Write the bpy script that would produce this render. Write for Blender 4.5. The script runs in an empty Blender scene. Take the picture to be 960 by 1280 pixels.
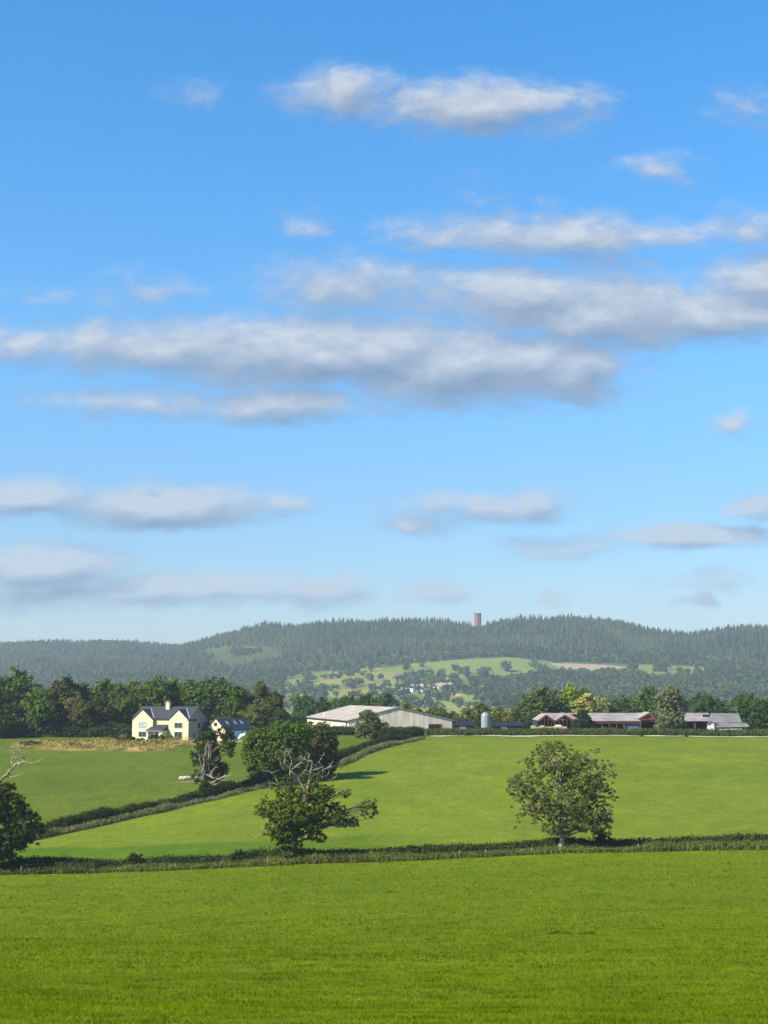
import bpy, math, random
import numpy as np
R = math.radians
SC = bpy.context.scene
COL = SC.collection
# ------------------------------------------------------------------ camera maths
FPX, CX, CY, HOR = 1859.0, 480.0, 640.0, 862.0
PITCH = math.atan((HOR - CY) / FPX)
CP, SP = math.cos(PITCH), math.sin(PITCH)
def ray(px, py):
    a = (px - CX) / FPX; b = (CY - py) / FPX
    return a, CP - b * SP, SP + b * CP
def at(px, py, Y):
    dx, dy, dz = ray(px, py); k = Y / dy
    return np.array([dx * k, Y + 0 * k, dz * k])
def proj(x, y, z):
    f = y * CP + z * SP; u = -y * SP + z * CP
    return CX + FPX * x / f, CY - FPX * u / f
# ------------------------------------------------------------------ noise
def _h(ix, iy, iz, s):
    n = (ix.astype(np.int64) * 374761393 + iy.astype(np.int64) * 668265263 + iz.astype(np.int64) * 2147483647 + s * 974634777) & 0xffffffff
    n = ((n ^ (n >> 13)) * 1274126177) & 0xffffffff
    n = ((n ^ (n >> 16)) * 2246822519) & 0xffffffff
    return ((n ^ (n >> 15)) & 0xffffff) / 16777215.0
def vnoise(x, y, z=None, s=0):
    x = np.asarray(x, float); y = np.asarray(y, float)
    z = np.zeros_like(x) if z is None else np.asarray(z, float)
    x0, y0, z0 = np.floor(x), np.floor(y), np.floor(z)
    fx, fy, fz = x - x0, y - y0, z - z0
    fx, fy, fz = [t * t * (3 - 2 * t) for t in (fx, fy, fz)]
    r = 0
    for i in (0, 1):
        for j in (0, 1):
            for k in (0, 1):
                w = (fx if i else 1 - fx) * (fy if j else 1 - fy) * (fz if k else 1 - fz)
                r = r + w * _h(x0 + i, y0 + j, z0 + k, s)
    return r
def fbm(x, y, z=None, s=0, o=4):
    r = 0; a = .5; t = 0
    for i in range(o):
        f = 2.03 ** i
        r = r + a * vnoise(np.asarray(x) * f, np.asarray(y) * f, None if z is None else np.asarray(z) * f, s + i * 17)
        t += a; a *= .5
    return r / t
# ------------------------------------------------------------------ terrain
S_AX = np.arange(-760, 1741, 10.0)
Y_AX = np.unique(np.concatenate([np.arange(-40, 440, 4), np.arange(440, 1600, 20), np.arange(1600, 3800, 12), np.arange(3800, 5301, 60)])).astype(float)
def pchip(xk, yk, x):
    xk = np.asarray(xk, float); yk = np.asarray(yk, float)
    h = np.diff(xk); d = np.diff(yk) / h; m = np.zeros(len(xk))
    for i in range(1, len(xk) - 1):
        if d[i-1] * d[i] > 0:
            w1, w2 = 2*h[i] + h[i-1], h[i] + 2*h[i-1]
            m[i] = (w1 + w2) / (w1 / d[i-1] + w2 / d[i])
    m[0], m[-1] = d[0], d[-1]
    i = np.clip(np.searchsorted(xk, x) - 1, 0, len(xk) - 2)
    t = (x - xk[i]) / h[i]
    return ((1+2*t)*(1-t)**2*yk[i] + t*(1-t)**2*h[i]*m[i] + t*t*(3-2*t)*yk[i+1] + t*t*(t-1)*h[i]*m[i+1])
L1 = lambda s: np.interp(s, [-300, 0, 130, 370, 700, 960, 1300], [1096, 1092, 1089, 1079, 1066, 1060, 1054])
L2 = lambda s: np.interp(s, [-300, 0, 250, 340, 430, 520, 1300], [926, 926, 926, 924, 922, 921, 921])
YH = 180.0
RIDGE = lambda s: np.interp(s, [-700, -100, 0, 60, 120, 180, 225, 250, 275, 300, 335, 400, 470, 560, 590, 612, 640, 690, 735, 770, 800, 860, 900, 960, 1100, 1700],
                            [822, 815, 812, 809, 808, 810, 812, 810, 803, 797, 791, 787, 786, 789, 790, 789, 785, 783, 783, 788, 793, 797, 795, 793, 800, 815])
RY = lambda s: np.interp(s, [-700, 180, 340, 1700], [3500, 3450, 2950, 2950])
def zpx(s, py, Y): return at(s, py, Y)[2]
def _table():
    T = np.zeros((len(S_AX), len(Y_AX)))
    for i, s in enumerate(S_AX):
        ry = RY(s)
        mid = float(np.interp(s, [-700, 200, 330, 600, 900, 1700], [846, 846, 838, 829, 836, 840]))
        r1 = (float(L1(s)) - HOR) / FPX
        ks = [(-45, .6), (0, -1.6), (12, -2.95), (32, -6.2), (64, -(r1+.052)*64), (120, -(r1+.024)*120), (YH, zpx(s, L1(s), YH)), (270, None), (360, zpx(s, L2(s), 360)), (430, zpx(s, L2(s), 360) - .9),
              (760, -27), (1150, -44), (1500, -38), (1800, zpx(s, 884, 1800)), (2120, zpx(s, (884*.5 + mid*.5) + 2, 2120)), (2450, zpx(s, mid, 2450)),
              (ry, zpx(s, RIDGE(s), ry)), (ry + 500, zpx(s, RIDGE(s), ry) - 25), (5300, 40)]
        z1 = ks[6][1]; z2 = ks[8][1]
        ks[7] = (270, z1 * .5 + z2 * .5 + float(np.interp(s, [200, 600], [.1, .55])))
        T[i] = pchip([k[0] for k in ks], [k[1] for k in ks], Y_AX)
    return T
TT = _table()
def gz(x, y):
    x = np.asarray(x, float); y = np.asarray(y, float)
    s = np.clip(CX + FPX * CP * x / np.maximum(y, 130.0), S_AX[0], S_AX[-1] - 1e-3)
    yy = np.clip(y, Y_AX[0], Y_AX[-1] - 1e-3)
    si = (s - S_AX[0]) / 10.0; i = np.floor(si).astype(int); fs = si - i
    j = np.clip(np.searchsorted(Y_AX, yy, side='right') - 1, 0, len(Y_AX) - 2)
    fy = (yy - Y_AX[j]) / (Y_AX[j+1] - Y_AX[j])
    z = (TT[i, j]*(1-fs) + TT[i+1, j]*fs)*(1-fy) + (TT[i, j+1]*(1-fs) + TT[i+1, j+1]*fs)*fy
    near = np.clip(y / 40.0, 0, 1) * np.clip((460 - y) / 60, 0, 1)
    z = z + near * ((fbm(x / 26, y / 26, s=3, o=3) - .5) * .55 + (fbm(x / 6.5, y / 6.5, s=9, o=3) - .5) * (.10 + .32*np.clip((y-190)/60, 0, 1)))
    far = np.clip((y - 1500) / 400, 0, 1)
    z = z + far * (fbm(x / 190, y / 190, s=5, o=3) - .5) * 10
    # spoil bank in front of the house
    px, py = proj(x, np.maximum(y, 1.0), z)
    e = mound_mask(px, y)
    z = z + e * (.15 + .9 * fbm(x / 5.5, y / 5.5, s=31, o=4) ** 1.3)
    return z
def mound_mask(px, y):
    yc = np.interp(px, [10, 60, 150, 250], [349, 343, 341, 345])
    w = np.interp(px, [10, 40, 200, 252], [4, 13, 16, 5])
    e = np.clip(1.25 - np.abs(y - yc) / w, 0, 1) * np.clip((px - 12) / 25, 0, 1) * np.clip((256 - px) / 25, 0, 1)
    return e
def gp(px, py, y0=20, y1=3400):
    """the ground point seen at a pixel of the photograph"""
    Y = np.unique(np.concatenate([np.arange(y0, 460, 1.0), np.arange(460, y1, 6.0)])); Y = Y[Y >= y0]
    dx, dy, dz = ray(px, py)
    x = dx / dy * Y; z = dz / dy * Y
    g = gz(x, Y)
    k = np.where(g >= z)[0]
    k = k[0] if len(k) else len(Y) - 1
    return np.array([x[k], Y[k], g[k]])
def gpx(px, Y):
    """ground point in the column of px at distance Y"""
    x = (px - CX) / FPX * Y / CP
    return np.array([x, Y, float(gz(x, Y))])
def PPM(Y): return FPX / Y
# ------------------------------------------------------------------ mesh helpers
def link(name, me, mat=None, parent=None):
    o = bpy.data.objects.new(name, me); COL.objects.link(o)
    if mat is not None: me.materials.append(mat)
    if parent is not None: o.parent = parent
    return o
def np_mesh(name, V, F, smooth=False):
    V = np.ascontiguousarray(V, np.float32); F = np.ascontiguousarray(F, np.int32)
    me = bpy.data.meshes.new(name); n, k = F.shape
    me.vertices.add(len(V)); me.vertices.foreach_set('co', V.ravel())
    me.loops.add(n * k); me.loops.foreach_set('vertex_index', F.ravel())
    me.polygons.add(n); me.polygons.foreach_set('loop_start', np.arange(0, n * k, k, dtype=np.int32))
    me.polygons.foreach_set('loop_total', np.full(n, k, np.int32))
    if smooth: me.polygons.foreach_set('use_smooth', np.ones(n, bool))
    me.update(calc_edges=True)
    return me
def tag(o, label=None, cat=None, group=None, kind=None):
    if label: o['label'] = label
    if cat: o['category'] = cat
    if group: o['group'] = group
    if kind: o['kind'] = kind
    return o
def empty(name, loc=(0, 0, 0), rz=0.0, label=None, cat=None, group=None):
    o = bpy.data.objects.new(name, None); COL.objects.link(o)
    o.location = loc; o.rotation_euler = (0, 0, rz); o.empty_display_size = .5
    return tag(o, label, cat, group)
class MB:
    def __init__(s): s.v = []; s.f = []
    def add(s, vs, fs):
        n = len(s.v); s.v += [tuple(map(float, p)) for p in vs]; s.f += [tuple(n + i for i in f) for f in fs]; return s
    def box(s, x0, x1, y0, y1, z0, z1):
        v = [(x, y, z) for z in (z0, z1) for y in (y0, y1) for x in (x0, x1)]
        return s.add(v, [(0, 2, 3, 1), (4, 5, 7, 6), (0, 1, 5, 4), (2, 6, 7, 3), (0, 4, 6, 2), (1, 3, 7, 5)])
    def prism(s, pts, axis, a0, a1):
        """extrude a 2D outline: axis 'y' -> pts are (x,z); axis 'x' -> pts are (y,z)"""
        n = len(pts)
        P = (lambda p, a: (p[0], a, p[1])) if axis == 'y' else (lambda p, a: (a, p[0], p[1]))
        v = [P(p, a0) for p in pts] + [P(p, a1) for p in pts]
        return s.add(v, [tuple(range(n)), tuple(range(2*n-1, n-1, -1))] + [(i, i+n, (i+1) % n + n, (i+1) % n) for i in range(n)])
    def slab(s, a, b, c, d, t):
        """a quad given thickness t downwards along its normal"""
        A = [np.array(p, float) for p in (a, b, c, d)]
        n = np.cross(A[1]-A[0], A[3]-A[0]); n /= np.linalg.norm(n)
        if n[2] < 0: n = -n
        v = A + [p - n * t for p in A]
        return s.add(v, [(0, 1, 2, 3), (7, 6, 5, 4)] + [(i, i+4, (i+1) % 4+4, (i+1) % 4) for i in range(4)])
    def bar(s, a, b, w):
        a = np.array(a, float); b = np.array(b, float); d = b - a; d /= np.linalg.norm(d)
        u = np.cross(d, (0, 0, 1) if abs(d[2]) < .9 else (1, 0, 0)); u /= np.linalg.norm(u); w2 = np.cross(d, u)
        v = [p + (i*u + j*w2) * w / 2 for p in (a, b) for i, j in ((-1, -1), (1, -1), (1, 1), (-1, 1))]
        return s.add(v, [(3, 2, 1, 0), (4, 5, 6, 7)] + [(i, (i+1) % 4, (i+1) % 4+4, i+4) for i in range(4)])
    def build(s, name, mat, parent=None):
        me = bpy.data.meshes.new(name); me.from_pydata(s.v, [], s.f); me.update()
        import bmesh
        bm = bmesh.new(); bm.from_mesh(me); bmesh.ops.recalc_face_normals(bm, faces=bm.faces); bm.to_mesh(me); bm.free()
        return link(name, me, mat, parent)
def tubes(paths, n=6):
    """paths: list of (points (k,3), radii (k)) -> V, F"""
    VS, FS = [], []; off = 0
    for P, rad in paths:
        P = np.asarray(P, float); k = len(P)
        T = np.gradient(P, axis=0); T /= np.linalg.norm(T, axis=1)[:, None] + 1e-9
        up = np.array([0, 0, 1.0]) if abs(T[0][2]) < .85 else np.array([0, 1.0, 0])
        U = np.cross(T, up); U /= np.linalg.norm(U, axis=1)[:, None] + 1e-9
        W = np.cross(T, U)
        a = np.arange(n) * 2 * np.pi / n
        V = P[:, None, :] + np.asarray(rad)[:, None, None] * (np.cos(a)[None, :, None] * U[:, None, :] + np.sin(a)[None, :, None] * W[:, None, :])
        VS.append(V.reshape(-1, 3))
        i = np.arange(k-1)[:, None] * n; j = np.arange(n)[None, :]; j2 = (j + 1) % n
        FS.append(np.stack([i+j, i+j2, i+n+j2, i+n+j], -1).reshape(-1, 4) + off)
        off += k * n
    return np.concatenate(VS), np.concatenate(FS)
def wiggle(P, rng, amp, n=4):
    """subdivide a polyline and roughen it"""
    P = np.asarray(P, float); out = [P[0]]
    for a, b in zip(P[:-1], P[1:]):
        for t in np.linspace(0, 1, n + 1)[1:]:
            out.append(a + (b - a) * t)
    out = np.array(out); j = rng.normal(0, amp, out.shape); j[0] = 0
    j = (j + np.roll(j, 1, 0)) * .5; j[0] = 0
    return out + j
def leaves(C, N, size, rng, aspect=1.0):
    """one small quad per row of C, facing roughly along N"""
    n = len(C)
    N = N / (np.linalg.norm(N, axis=1)[:, None] + 1e-9)
    Rv = rng.normal(size=(n, 3)); U = np.cross(N, Rv); U /= np.linalg.norm(U, axis=1)[:, None] + 1e-9
    W = np.cross(N, U); s = (size * rng.uniform(.6, 1.35, n))[:, None] * .5
    bend = N * s * rng.uniform(-.5, .5, (n, 1))
    V = np.stack([C - U*s + bend, C - W*s*aspect, C + U*s + bend, C + W*s*aspect], 1).reshape(-1, 3)
    return V, np.arange(n * 4).reshape(-1, 4)
def sph(n, rng):
    d = rng.normal(size=(n, 3)); return d / np.linalg.norm(d, axis=1)[:, None]
def crown(lobes, rng, nclump, per, csize, leaf, gap=0.0, shell=.55, rnd=.75):
    """lobes: (x,y,z,rx,ry,rz[,density]); clumps of leaves through each lobe's volume"""
    L = np.array([tuple(l) + ((1.0,) if len(l) == 6 else ()) for l in lobes], float)
    w = (L[:, 3] * L[:, 5] + L[:, 3] * L[:, 4]) * L[:, 6]; w /= w.sum()
    k = rng.choice(len(L), nclump, p=w)
    d = sph(nclump, rng); r = (shell + (1 - shell) * rng.random(nclump) ** .6)
    r = r * (.82 + .4 * vnoise(d[:, 0]*2.6 + k, d[:, 1]*2.6, d[:, 2]*2.6, 7))
    C = L[k, :3] + d * r[:, None] * L[k, 3:6]
    if gap > 0:
        g = fbm(C[:, 0] / (csize*3.2), C[:, 1] / (csize*3.2), C[:, 2] / (csize*3.2), s=11, o=2)
        keep = g > np.quantile(g, gap); C = C[keep]; d = d[keep]; k = k[keep]
    C[:, 2] = np.maximum(C[:, 2], csize * .3)
    m = len(C); cs = csize * rng.uniform(.6, 1.3, m)
    o = rng.normal(size=(m, per, 3)); o /= np.maximum(np.linalg.norm(o, axis=2)[..., None], 1e-6)
    o *= rng.random((m, per, 1)) ** .45
    P = C[:, None, :] + o * cs[:, None, None] * np.array([1, 1, .62])
    N = o * .9 + d[:, None, :] * .5 + np.array([0, 0, .35]) + rng.normal(size=o.shape) * rnd
    return leaves(P.reshape(-1, 3), N.reshape(-1, 3), leaf, rng)
# ------------------------------------------------------------------ materials
def new_mat(name):
    m = bpy.data.materials.new(name); m.use_nodes = True
    nt = m.node_tree; b = nt.nodes['Principled BSDF']
    b.inputs['Specular IOR Level'].default_value = .25
    return m, nt, b
def N(nt, t, **kw):
    n = nt.nodes.new(t)
    for k, v in kw.items():
        if k in n.inputs.keys(): n.inputs[k].default_value = v
        else: setattr(n, k, v)
    return n
def ramp(nt, fac, stops):
    r = nt.nodes.new('ShaderNodeValToRGB'); e = r.color_ramp.elements
    while len(e) < len(stops): e.new(.5)
    for i, (p, c) in enumerate(stops):
        e[i].position = p; e[i].color = (*c, 1)
    nt.links.new(fac, r.inputs['Fac']); return r.outputs['Color']
def noise(nt, scale, detail=4, vec=None, rough=.55, dist=0.0):
    n = N(nt, 'ShaderNodeTexNoise'); n.inputs['Scale'].default_value = scale; n.inputs['Detail'].default_value = detail
    n.inputs['Roughness'].default_value = rough; n.inputs['Distortion'].default_value = dist
    if vec is not None: nt.links.new(vec, n.inputs['Vector'])
    return n.outputs['Fac']
def pos(nt, sc=(1, 1, 1), obj=False):
    m = nt.nodes.new('ShaderNodeMapping'); m.inputs['Scale'].default_value = sc
    if obj: nt.links.new(nt.nodes.new('ShaderNodeTexCoord').outputs['Object'], m.inputs['Vector'])
    else: nt.links.new(nt.nodes.new('ShaderNodeNewGeometry').outputs['Position'], m.inputs['Vector'])
    return m.outputs['Vector']
def mixc(nt, f, a, b, mode='MIX'):
    m = nt.nodes.new('ShaderNodeMix'); m.data_type = 'RGBA'; m.blend_type = mode
    for s, v in ((m.inputs[0], f), (m.inputs[6], a), (m.inputs[7], b)):
        if isinstance(v, bpy.types.NodeSocket): nt.links.new(v, s)
        elif isinstance(v, (int, float)): s.default_value = v
        else: s.default_value = (*v, 1)
    return m.outputs[2]
def bump(nt, b, h, strength, dist):
    n = nt.nodes.new('ShaderNodeBump'); n.inputs['Strength'].default_value = strength; n.inputs['Distance'].default_value = dist
    nt.links.new(h, n.inputs['Height']); nt.links.new(n.outputs['Normal'], b.inputs['Normal'])
def flat(name, c, rough=.7, var=.12, scale=1.5, metal=0.0, sc=(1, 1, 1), spec=.25):
    m, nt, b = new_mat(name)
    f = noise(nt, scale, 5, pos(nt, sc, True))
    d = tuple(x * (1 - 2*var) for x in c); e = tuple(min(1, x * (1 + var)) for x in c)
    nt.links.new(ramp(nt, f, [(.3, d), (.7, e)]), b.inputs['Base Color'])
    b.inputs['Roughness'].default_value = rough; b.inputs['Metallic'].default_value = metal
    b.inputs['Specular IOR Level'].default_value = spec
    return m
def leaf_mat(name, c=None, trans=.3, var=.45, scale=1.3, big=0, bigamt=1.0):
    """c None: the colour is the object's own colour"""
    m, nt, b = new_mat(name)
    if c is None:
        base = nt.nodes.new('ShaderNodeObjectInfo').outputs['Color']
    else:
        r = nt.nodes.new('ShaderNodeRGB'); r.outputs[0].default_value = (*c, 1); base = r.outputs[0]
    v = ramp(nt, noise(nt, scale, 3, pos(nt, obj=True), .7), [(.28, (1.12*(1-var),)*3), (.5, (1.15, 1.12, 1.1)), (.74, (1.15*(1+var*1.2), 1.12*(1+var*.9), 1.1*(1+var*.2)))])
    col = mixc(nt, 1.0, base, v, 'MULTIPLY')
    if big: col = mixc(nt, 1.0, col, ramp(nt, noise(nt, big, 4, pos(nt), .6), [(.36, (1-.38*bigamt, 1-.26*bigamt, 1-.15*bigamt)), (.5, (1, 1, 1)), (.64, (1+.5*bigamt, 1+.3*bigamt, 1-.05*bigamt))]), 'MULTIPLY')
    nt.links.new(col, b.inputs['Base Color']); b.inputs['Roughness'].default_value = .75; b.inputs['Specular IOR Level'].default_value = .03
    t = nt.nodes.new('ShaderNodeBsdfTranslucent'); nt.links.new(mixc(nt, 1.0, col, (1.15, 1.25, .6), 'MULTIPLY'), t.inputs['Color'])
    mx = nt.nodes.new('ShaderNodeMixShader'); mx.inputs[0].default_value = trans
    out = nt.nodes['Material Output']
    nt.links.new(b.outputs[0], mx.inputs[1]); nt.links.new(t.outputs[0], mx.inputs[2]); nt.links.new(mx.outputs[0], out.inputs['Surface'])
    return m
def bark(name, c, trans=0):
    m, nt, b = new_mat(name)
    f = noise(nt, 1.0, 6, pos(nt, (5, 5, 1.2), True), .7)
    nt.links.new(ramp(nt, f, [(.3, tuple(x*.45 for x in c)), (.7, tuple(x*1.2 for x in c))]), b.inputs['Base Color'])
    b.inputs['Roughness'].default_value = .9; bump(nt, b, f, .6, .05); return m
def ground_mat():
    m, nt, b = new_mat('pasture_ground')
    at_ = nt.nodes.new('ShaderNodeAttribute'); at_.attribute_name = 'land'; base = at_.outputs['Color']
    P = pos(nt)
    n1 = noise(nt, .035, 5, P, .6, .3); n2 = noise(nt, .5, 5, pos(nt, (1, .8, 1)), .7, .4); n3 = noise(nt, 6.0, 3, P, .7)
    c = mixc(nt, 1.0, base, ramp(nt, n1, [(.3, (.86, .90, .92)), (.7, (1.13, 1.08, 1.0))]), 'MULTIPLY')
    c = mixc(nt, 1.0, c, ramp(nt, n2, [(.3, (.78, .84, .8)), (.5, (1, 1, 1)), (.72, (1.22, 1.13, 1.1))]), 'MULTIPLY')
    n5 = noise(nt, .16, 4, pos(nt, (1, .7, 1)), .65, .5)
    c = mixc(nt, 1.0, c, ramp(nt, n5, [(.34, (.87, .92, .92)), (.52, (1, 1, 1)), (.68, (1.12, 1.06, 1.05))]), 'MULTIPLY')
    c = mixc(nt, 1.0, c, ramp(nt, n3, [(.3, (.75, .78, .8)), (.7, (1.2, 1.2, 1.1))]), 'MULTIPLY')
    nt.links.new(c, b.inputs['Base Color']); b.inputs['Roughness'].default_value = .9; b.inputs['Specular IOR Level'].default_value = .02
    a = nt.nodes.new('ShaderNodeMath'); a.operation = 'MULTIPLY_ADD'; a.inputs[1].default_value = .55
    nt.links.new(noise(nt, .85, 5, P, .75), a.inputs[0]); 
    h = nt.nodes.new('ShaderNodeMath'); h.operation = 'MULTIPLY'; h.inputs[1].default_value = .12
    nt.links.new(n3, h.inputs[0]); nt.links.new(h.outputs[0], a.inputs[2])
    bump(nt, b, a.outputs[0], .9, .42)
    return m
def board_mat():
    """weathered vertical boarding"""
    m, nt, b = new_mat('weathered_boarding')
    f = noise(nt, 1.0, 3, pos(nt, (2.2, .55, .1), True), .7)
    g = noise(nt, 1.0, 4, pos(nt, (.5, .1, .12), True), .6)
    c = ramp(nt, f, [(.30, (.45, .37, .29)), (.5, (.65, .56, .46)), (.70, (.74, .64, .53))])
    c = mixc(nt, 1.0, c, ramp(nt, g, [(.3, (.78, .76, .74)), (.7, (1.1, 1.08, 1.05))]), 'MULTIPLY')
    nt.links.new(c, b.inputs['Base Color']); b.inputs['Roughness'].default_value = .85; return m
def sheet_roof(name, c, streak=.25):
    m, nt, b = new_mat(name)
    f = noise(nt, 1.0, 4, pos(nt, (.35, .9, .35), True), .65); g = noise(nt, .25, 5, pos(nt, obj=True), .6)
    c1 = ramp(nt, f, [(.3, tuple(x*(1-streak) for x in c)), (.7, tuple(x*(1+streak*.6) for x in c))])
    c2 = mixc(nt, 1.0, c1, ramp(nt, g, [(.35, (.8, .78, .76)), (.65, (1.08, 1.08, 1.08))]), 'MULTIPLY')
    nt.links.new(c2, b.inputs['Base Color']); b.inputs['Roughness'].default_value = .7
    return m
M = {}
M['ground'] = ground_mat()
M['leaf'] = leaf_mat('tree_foliage')
M['leaf_far'] = leaf_mat('far_foliage', var=.3, scale=.4, trans=.15)
M['conifer'] = leaf_mat('conifer_foliage', (.027, .043, .014), var=.85, scale=.11, trans=.05, big=.008)
M['broad'] = leaf_mat('woodland_foliage', (.040, .064, .015), var=.75, scale=.07, trans=.1, big=.010)
M['hedge_dark'] = leaf_mat('hedge_foliage', (.030, .046, .010), trans=.2, var=.5, scale=.6)
M['hedge_trim'] = leaf_mat('trimmed_hedge_foliage', (.060, .085, .020), trans=.2, var=.4, scale=.5)
M['weeds'] = leaf_mat('bank_vegetation', (.14, .145, .065), trans=.25, var=.5, scale=.5)
M['rough'] = leaf_mat('rough_grass', (.095, .115, .026), trans=.25, var=.5, scale=.5)
M['drygrass'] = leaf_mat('dry_grass', (.25, .21, .07), trans=.25, var=.5, scale=.5)
M['blade'] = leaf_mat('grass_blades', (.110, .148, .003), trans=.45, var=.5, scale=.8, big=.16, bigamt=.35)
M['weedleaf'] = leaf_mat('weed_leaves', (.075, .12, .010))
M['bark'] = bark('bark', (.10, .08, .06)); M['pale_bark'] = bark('pale_bark', (.30, .27, .20)); M['dead'] = bark('bleached_wood', (.32, .265, .19))
M['dead_grey'] = bark('grey_dead_wood', (.36, .32, .27))
M['cream'] = flat('cream_render', (.55, .49, .30), .85, .05, .8)
M['stone'] = flat('rubble_stone', (.34, .29, .23), .9, .3, 3.0)
M['slate'] = flat('slate', (.030, .032, .038), .6, .18, 1.5, spec=.5)
M['lead'] = flat('lead_flashing', (.30, .34, .38), .45, .1)
M['glass'] = flat('window_glass', (.02, .025, .035), .08, .1, spec=.6)
M['whitepaint'] = flat('white_paint', (.60, .59, .56), .5, .05)
M['frame'] = flat('grey_window_frame', (.28, .28, .28), .5, .05)
M['bluedoor'] = flat('pale_blue_paint', (.55, .66, .80), .5, .05)
M['board'] = board_mat()
M['barnroof'] = sheet_roof('fibre_cement_roof', (.39, .335, .27))
M['shedroof'] = sheet_roof('weathered_sheet_roof', (.30, .265, .24), .35)
M['greyroof'] = sheet_roof('grey_sheet_roof', (.20, .185, .165), .35)
M['darkroof'] = flat('dark_roof', (.016, .016, .018), .6, .2)
M['redsteel'] = flat('red_steel', (.15, .045, .032), .6, .15)
M['darkwall'] = flat('dark_cladding', (.03, .03, .034), .85, .2)
M['concrete'] = flat('concrete', (.5, .47, .42), .9, .12)
M['pallet'] = flat('sawn_timber', (.55, .44, .29), .85, .2, 2.5)
M['silo'] = flat('galvanised_silo', (.26, .28, .30), .35, .08, metal=.15)
M['bluesheet'] = flat('blue_grey_sheeting', (.10, .13, .22), .6, .15)
M['brick'] = flat('red_brick', (.23, .105, .08), .9, .15, .5)
M['track'] = flat('pale_gravel', (.44, .38, .25), .95, .12, .6)
M['rock'] = flat('pale_stone', (.46, .38, .28), .9, .12, 2)
M['post'] = flat('grey_post', (.24, .21, .17), .9, .2, 3)
M['wire'] = flat('fence_wire', (.15, .15, .14), .5, .1, metal=.6)
M['pink'] = leaf_mat('pink_blossom', (.26, .15, .15))
# ------------------------------------------------------------------ ground
def in_poly(px, py, poly):
    ins = np.zeros(np.shape(px), bool); n = len(poly); j = n - 1
    for i in range(n):
        xi, yi = poly[i]; xj, yj = poly[j]
        c = ((yi > py) != (yj > py)) & (px < (xj - xi) * (py - yi) / (yj - yi + 1e-12) + xi)
        ins ^= c; j = i
    return ins
FIELDS = [  # outlines of the fields on the far slope and their ground colours
    ([(255, 812), (300, 808), (348, 812), (352, 828), (300, 834), (258, 830)], (.038, .062, .022)),
    ([(300, 858), (380, 852), (470, 842), (520, 834), (560, 826), (600, 824), (560, 838), (490, 848), (400, 858), (330, 864), (300, 866)], (.155, .18, .062)),
    ([(330, 866), (420, 862), (470, 860), (480, 866), (420, 872), (350, 876)], (.17, .185, .065)),
    ([(470, 838), (520, 831), (555, 826), (562, 830), (540, 838), (500, 842)], (.12, .155, .05)),
    ([(528, 834), (575, 825), (640, 821), (668, 824), (676, 838), (655, 848), (600, 850), (560, 846), (530, 842)], (.115, .17, .045)),
    ([(532, 868), (545, 864), (560, 864), (576, 868), (570, 872), (540, 874)], (.30, .27, .11)),
    ([(500, 874), (560, 876), (600, 880), (600, 892), (500, 892)], (.17, .20, .07)),
    ([(600, 852), (625, 852), (630, 860), (605, 862)], (.24, .23, .10)),
    ([(610, 868), (650, 868), (650, 880), (610, 880)], (.16, .19, .07)),
    ([(692, 829), (740, 830), (788, 834), (789, 843), (745, 841), (700, 838)], (.26, .225, .20)),
    ([(793, 831), (850, 830), (900, 834), (925, 838), (925, 846), (860, 846), (795, 842)], (.12, .165, .05)),
    ([(805, 847), (870, 848), (870, 852), (805, 851)], (.20, .20, .08)),
]
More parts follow.
